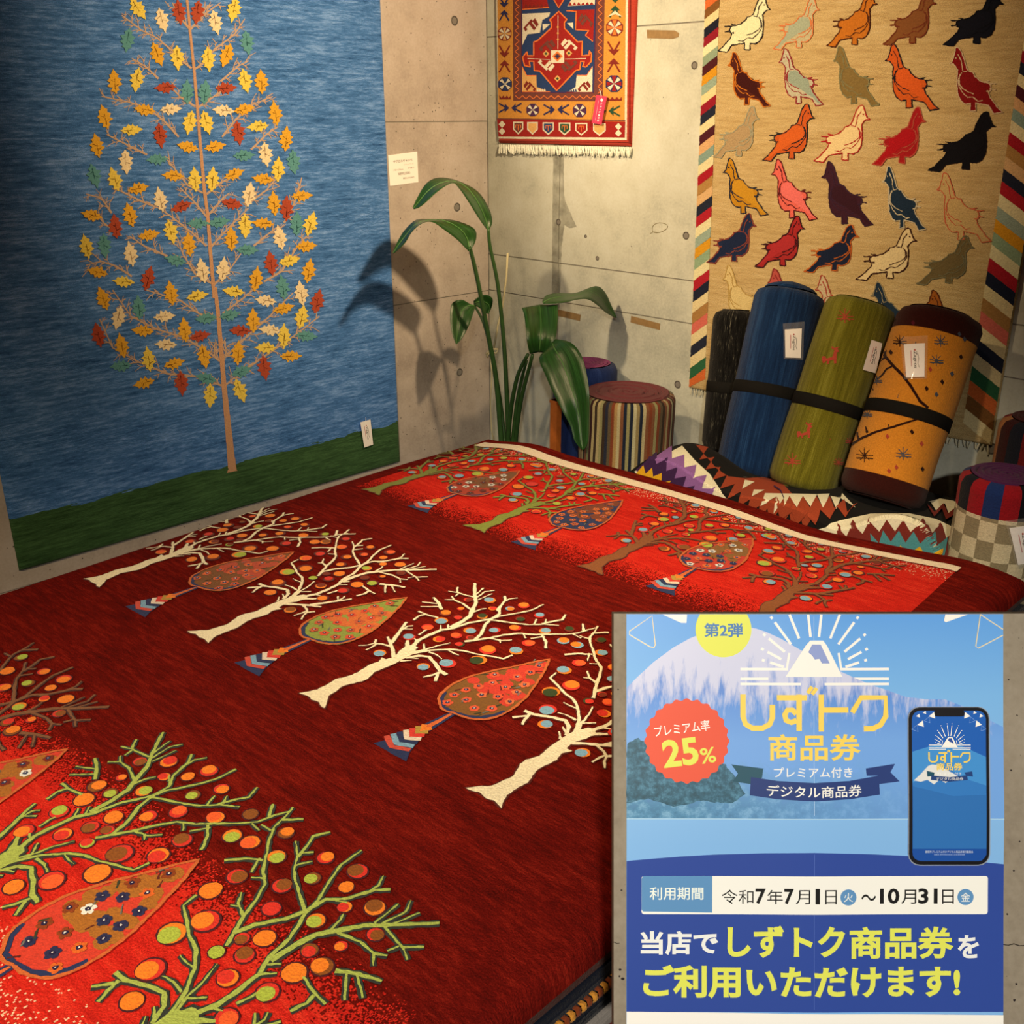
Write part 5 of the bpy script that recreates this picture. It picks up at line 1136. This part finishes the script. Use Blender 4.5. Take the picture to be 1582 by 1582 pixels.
fo = N(nt, 'ShaderNodeMapRange'); fo.inputs[1].default_value = 1175; fo.inputs[2].default_value = 1240; LK(nt, mathn(nt, 'ADD', sx.outputs[1], mathn(nt, 'MULTIPLY', mathn(nt, 'SUBTRACT', n2, .5), 120)), fo.inputs[0])
fx = N(nt, 'ShaderNodeMapRange'); fx.inputs[1].default_value = 1500; fx.inputs[2].default_value = 1050; LK(nt, sx.outputs[0], fx.inputs[0])
mcol = mixc(nt, mcol, ramp(nt, n2, [(.35, hx('#3f6f8c')), (.5, hx('#4f85a4')), (.65, hx('#7aa8c0'))]), mathn(nt, 'MULTIPLY', fo.outputs[0], fx.outputs[0]))
LK(nt, mcol, bs.inputs['Base Color']); bs.inputs['Roughness'].default_value = .4
PM = Pat(psh, .00025, .00005, 18, 0)
PM.poly([(968, 1062), (985, 1045), (1010, 1022), (1040, 1000), (1065, 986), (1095, 974), (1130, 966), (1150, 967), (1168, 971), (1183, 976), (1205, 986), (1224, 997), (1255, 1015), (1289, 1033), (1320, 1047), (1346, 1058), (1370, 1066), (1398, 1076), (1430, 1080), (1459, 1080), (1490, 1092), (1520, 1108), (1549, 1123), (1549, 1263), (967.6, 1263)], (1, 1, 1, 1))
PM.build('printed_mountain', m, PO)
m, nt, bs = newmat('printed_forest'); n2 = noise(nt, uvnode(nt, (.09, .09, 1)), 1, 5, .7)
LK(nt, ramp(nt, n2, [(.35, hx('#234a58')), (.5, hx('#2f5e70')), (.66, hx('#4f8398'))]), bs.inputs['Base Color']); bs.inputs['Roughness'].default_value = .4
PF = Pat(psh, .00032, .00005, 18, 1.2, 6)
PF.poly([(968, 1148), (985, 1140), (1005, 1150), (1030, 1170), (1060, 1180), (1100, 1172), (1120, 1180), (1135, 1200), (1150, 1225), (1130, 1240), (1080, 1236), (1040, 1246), (1000, 1232), (968, 1240)], (1, 1, 1, 1))
PF.build('printed_forest', m, PO)
WHT, YEL, YLG, NVY, DBL, MBL, RED2 = hx('#f2efe6'), hx('#f0cc58'), hx('#dcdc56'), hx('#22386e'), hx('#2c4690'), hx('#5b8cb4'), hx('#e0553a')
q = []
Pp.poly([(967.7, 1329), (1000, 1326), (1050, 1322), (1102, 1319), (1180, 1316.5), (1256, 1315.6), (1330, 1317.5), (1400, 1321), (1480, 1327), (1549, 1334), (1549, 1562), (967.7, 1562)], DBL, 0)
Pp.poly([(967.7, 1561.5), (1549, 1567), (1549, 1679), (967.7, 1679)], WHT, 1)
Pp.poly([(967.7, 1262.5), (1549, 1263), (1549, 1264.3), (967.7, 1264)], hx('#a8cbe6'), 2)
Pp.poly([(1074, 948.5)] + [(1117 + 43 * math.cos(a), 972 + 43 * math.sin(a)) for a in [math.radians(213 - k * 246 / 30) for k in range(31)] if 972 + 43 * math.sin(a) > 948.5][::1], YLG, 2) if False else None
circ = [(1117 + 43 * math.cos(math.radians(a)), 972 + 43 * math.sin(math.radians(a))) for a in range(-33, 214, 6)]
Pp.poly(circ, YLG, 2); put_text(Pp, '第2弾', 1087, 962, 1147, 984, hx('#4a78a8'), 3, .025)
Pp.poly([(1060.5 + (64 + 1.8 * math.cos(24 * a)) * math.cos(a), 1144 + (64 + 1.8 * math.cos(24 * a)) * math.sin(a)) for a in [k * 2 * math.pi / 144 for k in range(144)]], RED2, 2)
put_text(Pp, 'プレミアム率', 1010, 1116, 1096, 1133, WHT, 3, .012, rot=7); put_text(Pp, '25', 1023, 1140, 1078, 1183, YLG, 3, .03, rot=7); put_text(Pp, '%', 1081, 1154, 1105, 1178, YLG, 3, .015, rot=7)
Pp.stroke([(1256 + k * .003, 1264 + k * 6) for k in range(-52, 0)], .9, .9, hx('#a9c4dc'), .4); Pp.stroke([(1256.4, 1318 + k * 6) for k in range(41)], .9, .9, hx('#4a62a6'), .5)
# sunrise emblem
def emblem(pat, X, Y, s, w_, col, dark, lay, clip=None):
    f = lambda x, y: (X + x * s, Y + y * s)
    def seg(a, b, wd):
        a, b = f(*a), f(*b)
        if clip is not None:
            if a[1] < clip and b[1] < clip: return
            if b[1] < clip: t_ = (clip - a[1]) / (b[1] - a[1]); b = (lerp(a[0], b[0], t_), clip)
        pat.stroke([a, b], wd * s, wd * s, col, lay)
    pat.poly([f(*p) for p in ((-44, 0), (-13, -48), (-6, -56), (14, -56), (20, -48), (44, 0))], col, lay)
    pat.poly([f(*p) for p in ((-9, -38), (-3, -50), (10, -50), (24, -21), (12, -21), (8, -28), (1, -27), (-3, -33))], dark, lay + 1)
    for x0, x1, y in ((-113, -40, -12), (40, 116, -12), (-113, 116, 3), (-113, -20, 11), (16, 116, 11)):
        seg((x0, y), (x1, y), 4)
    seg((-42, -12), (-38, -37), 3.5); seg((42, -12), (38, -37), 3.5)
    for sgn in (-1, 1):
        for ang, r0, r1, r2 in ((6, 62, 120, 128), (22, 64, 118, 126), (36, 62, 104, 112), (50, 60, 92, 100), (62, 58, 82, 90), (72, 50, 72, 82)):
            a = math.radians(ang); dx, dy = math.sin(a) * sgn, -math.cos(a)
            seg((1 + dx * r0, dy * r0), (1 + dx * r1, dy * r1), 4); seg((1 + dx * (r2 - 1.5), dy * (r2 - 1.5)), (1 + dx * (r2 + 3), dy * (r2 + 3)), 4)
emblem(Pp, 1256, 1045, 1.0, 4, WHT, hx('#8d9ac4'), 3, 949)
# drawn lettering of the voucher name
def shizutoku(pat, X, Y, s, col, lay):
    f = lambda P: [(X + x * s, Y + y * s) for x, y in P]; wd = 8.4 * s
    st = lambda P, sm=0: pat.stroke(f(P), wd, wd, col, lay, False, sm)
    st([(4, 0), (4, 34), (8, 46), (18, 52), (34, 52), (45, 46), (49, 36), (49, 16)])
    st([(56, 5), (102, 5)]); st([(90, 0), (90, 56)]); st([(86, 30), (80, 24), (72, 24), (68, 31), (70, 40), (78, 43), (86, 40)])
    pat.stroke(f([(103, -2), (110, -12)]), 6 * s, 6 * s, col, lay); pat.stroke(f([(110, 0), (117, -10)]), 6 * s, 6 * s, col, lay)
    st([(124, 0), (124, 57)]); st([(124, 24), (166, 24)])
    st([(172, 28), (186, 5), (224, 5), (224, 34), (216, 47), (204, 53), (190, 53)])
shizutoku(Pp, 1143, 1072, 1.0, YEL, 3)
put_text(Pp, '商品券', 1186, 1133, 1328, 1174, YEL, 3, .02)
Pp.poly([(1129, 1180), (1178, 1186), (1176, 1200), (1159, 1210), (1131, 1206), (1139, 1194)], hx('#23505e'), 2); Pp.poly([(1336, 1186), (1381, 1179), (1374, 1192), (1388, 1206), (1356, 1210), (1354, 1197), (1337, 1197)], NVY, 2)
Pp.poly([(1159, 1199), (1200, 1205), (1256, 1208), (1310, 1205), (1356, 1197), (1357, 1226), (1310, 1233), (1256, 1236), (1200, 1233), (1157, 1227)], NVY, 3)
put_text(Pp, 'プレミアム付き', 1194, 1184, 1315, 1200, WHT, 3, .008); put_text(Pp, 'デジタル商品券', 1183, 1210, 1329, 1228, WHT, 4, .008, arc=3)
# bunting
Pp.stroke([(972, 975), (1007, 951), (1012, 996), (1010, 1000), (1004, 999), (972, 980)], 1.6, 1.6, hx('#e2d0a4'), 3, True); Pp.poly([(1023, 949), (1061, 949), (1060, 962), (1052, 962)], WHT, 3)
Pp.stroke([(1513, 950), (1506, 998), (1510, 1001), (1548, 981)], 1.6, 1.6, hx('#e2d0a4'), 3); Pp.stroke([(1513, 949), (1548, 972)], 1.6, 1.6, hx('#e2d0a4'), 3); Pp.poly([(1459, 949), (1494, 949), (1460, 961), (1457, 959)], WHT, 3)
# period box
def rrect(x0, y0, x1, y1, r):
    P = []
    for cx_, cy_, a0_ in ((x1 - r, y0 + r, -90), (x1 - r, y1 - r, 0), (x0 + r, y1 - r, 90), (x0 + r, y0 + r, 180)):
        for k in range(5): a = math.radians(a0_ + k * 22.5); P.append((cx_ + r * math.cos(a), cy_ + r * math.sin(a)))
    return P
Pp.poly(rrect(990.7, 1352, 1524.5, 1411, 4), hx('#f0ebe0'), 2); Pp.poly([(993, 1352), (1099.5, 1352), (1099.5, 1408.5), (993, 1407), (990.8, 1404), (990.8, 1356)], MBL, 3)
put_text(Pp, '利用期間', 1003, 1369, 1086, 1389, hx('#e8eef2'), 4, .012)
BK = hx('#141414')
for s, a, b, bo_ in (('令和', 1114, 1163, .0), ('7', 1166, 1182, .03), ('年', 1184, 1208, .0), ('7', 1210, 1225, .03), ('月', 1228, 1250, .0), ('1', 1258, 1265, .004), ('日', 1273, 1291, .0), ('〜', 1329, 1352, .005), ('10', 1358, 1388, .03), ('月', 1391, 1414, .0), ('31', 1417, 1447, .03), ('日', 1454, 1472, .0)):
    y0, y1 = (1380, 1390) if s == '〜' else ((1371, 1395) if bo_ else (1373, 1395)); put_text(Pp, s, a, y0, b, y1, BK, 4, bo_)
for x, s in ((1309, '火'), (1490, '金')): Pp.ell(x, 1384.5, 12.5, 12.5, MBL, 4, n=24); put_text(Pp, s, x - 7, 1377.5, x + 7, 1391.5, hx('#eef2f4'), 5, .0)
# headline
put_text(Pp, '当店で', 989, 1437, 1109, 1474, hx('#e8e6ea'), 4, .032); put_text(Pp, 'しずトク', 1123, 1428, 1304, 1478, YLG, 4, .035); put_text(Pp, '商品券', 1311, 1430, 1472, 1480, YLG, 4, .03); put_text(Pp, 'を', 1478, 1443, 1511, 1479, hx('#e8e6ea'), 4, .03)
put_text(Pp, 'ご利用いただけます!', 993, 1489, 1482, 1541, YLG, 4, .035)
Pp.build('printed_graphics', PRINT, PO)
# printed telephone
Ph = Pat(psh, .0014, .00012, 24, 0)
Ph.poly(rrect(1400.5, 1091, 1527, 1335.5, 18), hx('#8f959c'), 0); Ph.poly(rrect(1401.8, 1092, 1525.5, 1334, 17), hx('#0c0c12'), 1)
Ph.poly(rrect(1407, 1097, 1521, 1328, 13), hx('#1a5aa8'), 2)
Ph.poly([(1407.2, 1160), (1440, 1150), (1480, 1150), (1520.8, 1168), (1520.8, 1310), (1407.2, 1310)], hx('#3f8ac4'), 3); Ph.poly([(1407.2, 1208), (1420, 1200), (1432, 1186), (1437, 1180), (1452, 1181), (1470, 1190), (1490, 1202), (1520.8, 1212), (1520.8, 1240), (1407.2, 1240)], hx('#2f74b4'), 4)
Ph.poly([(1409, 1204), (1420, 1194), (1431, 1182), (1437, 1179.5), (1446, 1180.5), (1462, 1189), (1478, 1198), (1466, 1202), (1458, 1208), (1449, 1203), (1440, 1210), (1430, 1203), (1420, 1206)], hx('#dcd8cc'), 5)
Ph.poly([(1407.2, 1213), (1430, 1218), (1470, 1228), (1520.8, 1226), (1520.8, 1309), (1407.2, 1309)], hx('#2a6aa8'), 5)
Ph.poly([(1407.2, 1309), (1520.8, 1309), (1520.8, 1318), (1514, 1327), (1508, 1328), (1420, 1328), (1413, 1326), (1407.2, 1318)], hx('#164a94'), 6)
Ph.poly(rrect(1441, 1096, 1488, 1106, 4), hx('#0c0c12'), 4)
emblem(Ph, 1464.5, 1153, .28, 4, WHT, hx('#2a4a90'), 6); shizutoku(Ph, 1431.5, 1160.5, .286, YEL, 7); put_text(Ph, '商品券', 1444, 1177, 1484, 1188.5, YEL, 8, .02)
Ph.poly([(1429, 1189), (1441, 1192), (1440, 1197), (1430, 1198)], hx('#174a5a'), 7); Ph.poly([(1487, 1192), (1499, 1190), (1500, 1198), (1490, 1197)], hx('#1c3c70'), 7); Ph.poly([(1436, 1196), (1464, 1199), (1491, 1196), (1492, 1203), (1464, 1206), (1435, 1203)], hx('#1c3c70'), 8)
put_text(Ph, 'プレミアム付き', 1444, 1191.5, 1482, 1196, WHT, 8, .0); put_text(Ph, 'デジタル商品券', 1443, 1199, 1485, 1203.5, WHT, 9, .0)
put_text(Ph, '静岡市プレミアム付きデジタル商品券実行委員会', 1426.5, 1311.5, 1500, 1315.5, hx('#d0d8e4'), 8, .0); put_text(Ph, '事務局 静岡市経済局商工部産業政策課', 1440, 1316.8, 1487, 1319, hx('#9fb4d4'), 8, .0)
for x, y, r, fill in ((1437.5, 1104, 5, 1), (1430, 1111, 4.5, 0), (1420, 1117, 5, 1), (1411, 1124, 5, 0), (1416, 1104.5, 3, 1), (1426, 1099.5, 2.6, 1), (1492, 1104, 5, 1), (1500, 1111, 4.5, 0), (1509.5, 1117, 5, 1), (1517, 1124, 4, 0), (1514, 1104.5, 3, 1), (1504, 1099.5, 2.6, 1)):
    sg = 1 if x < 1464 else -1; T_ = [(x - sg * r, y + r * .3), (x + sg * r * .7, y - r), (x + sg * r, y + r)]
    if fill: Ph.poly(T_, WHT, 6)
    else: Ph.stroke(T_, .7, .7, hx('#8fb0dc'), 6, True)
Ph.build('printed_telephone', PRINT, PO)
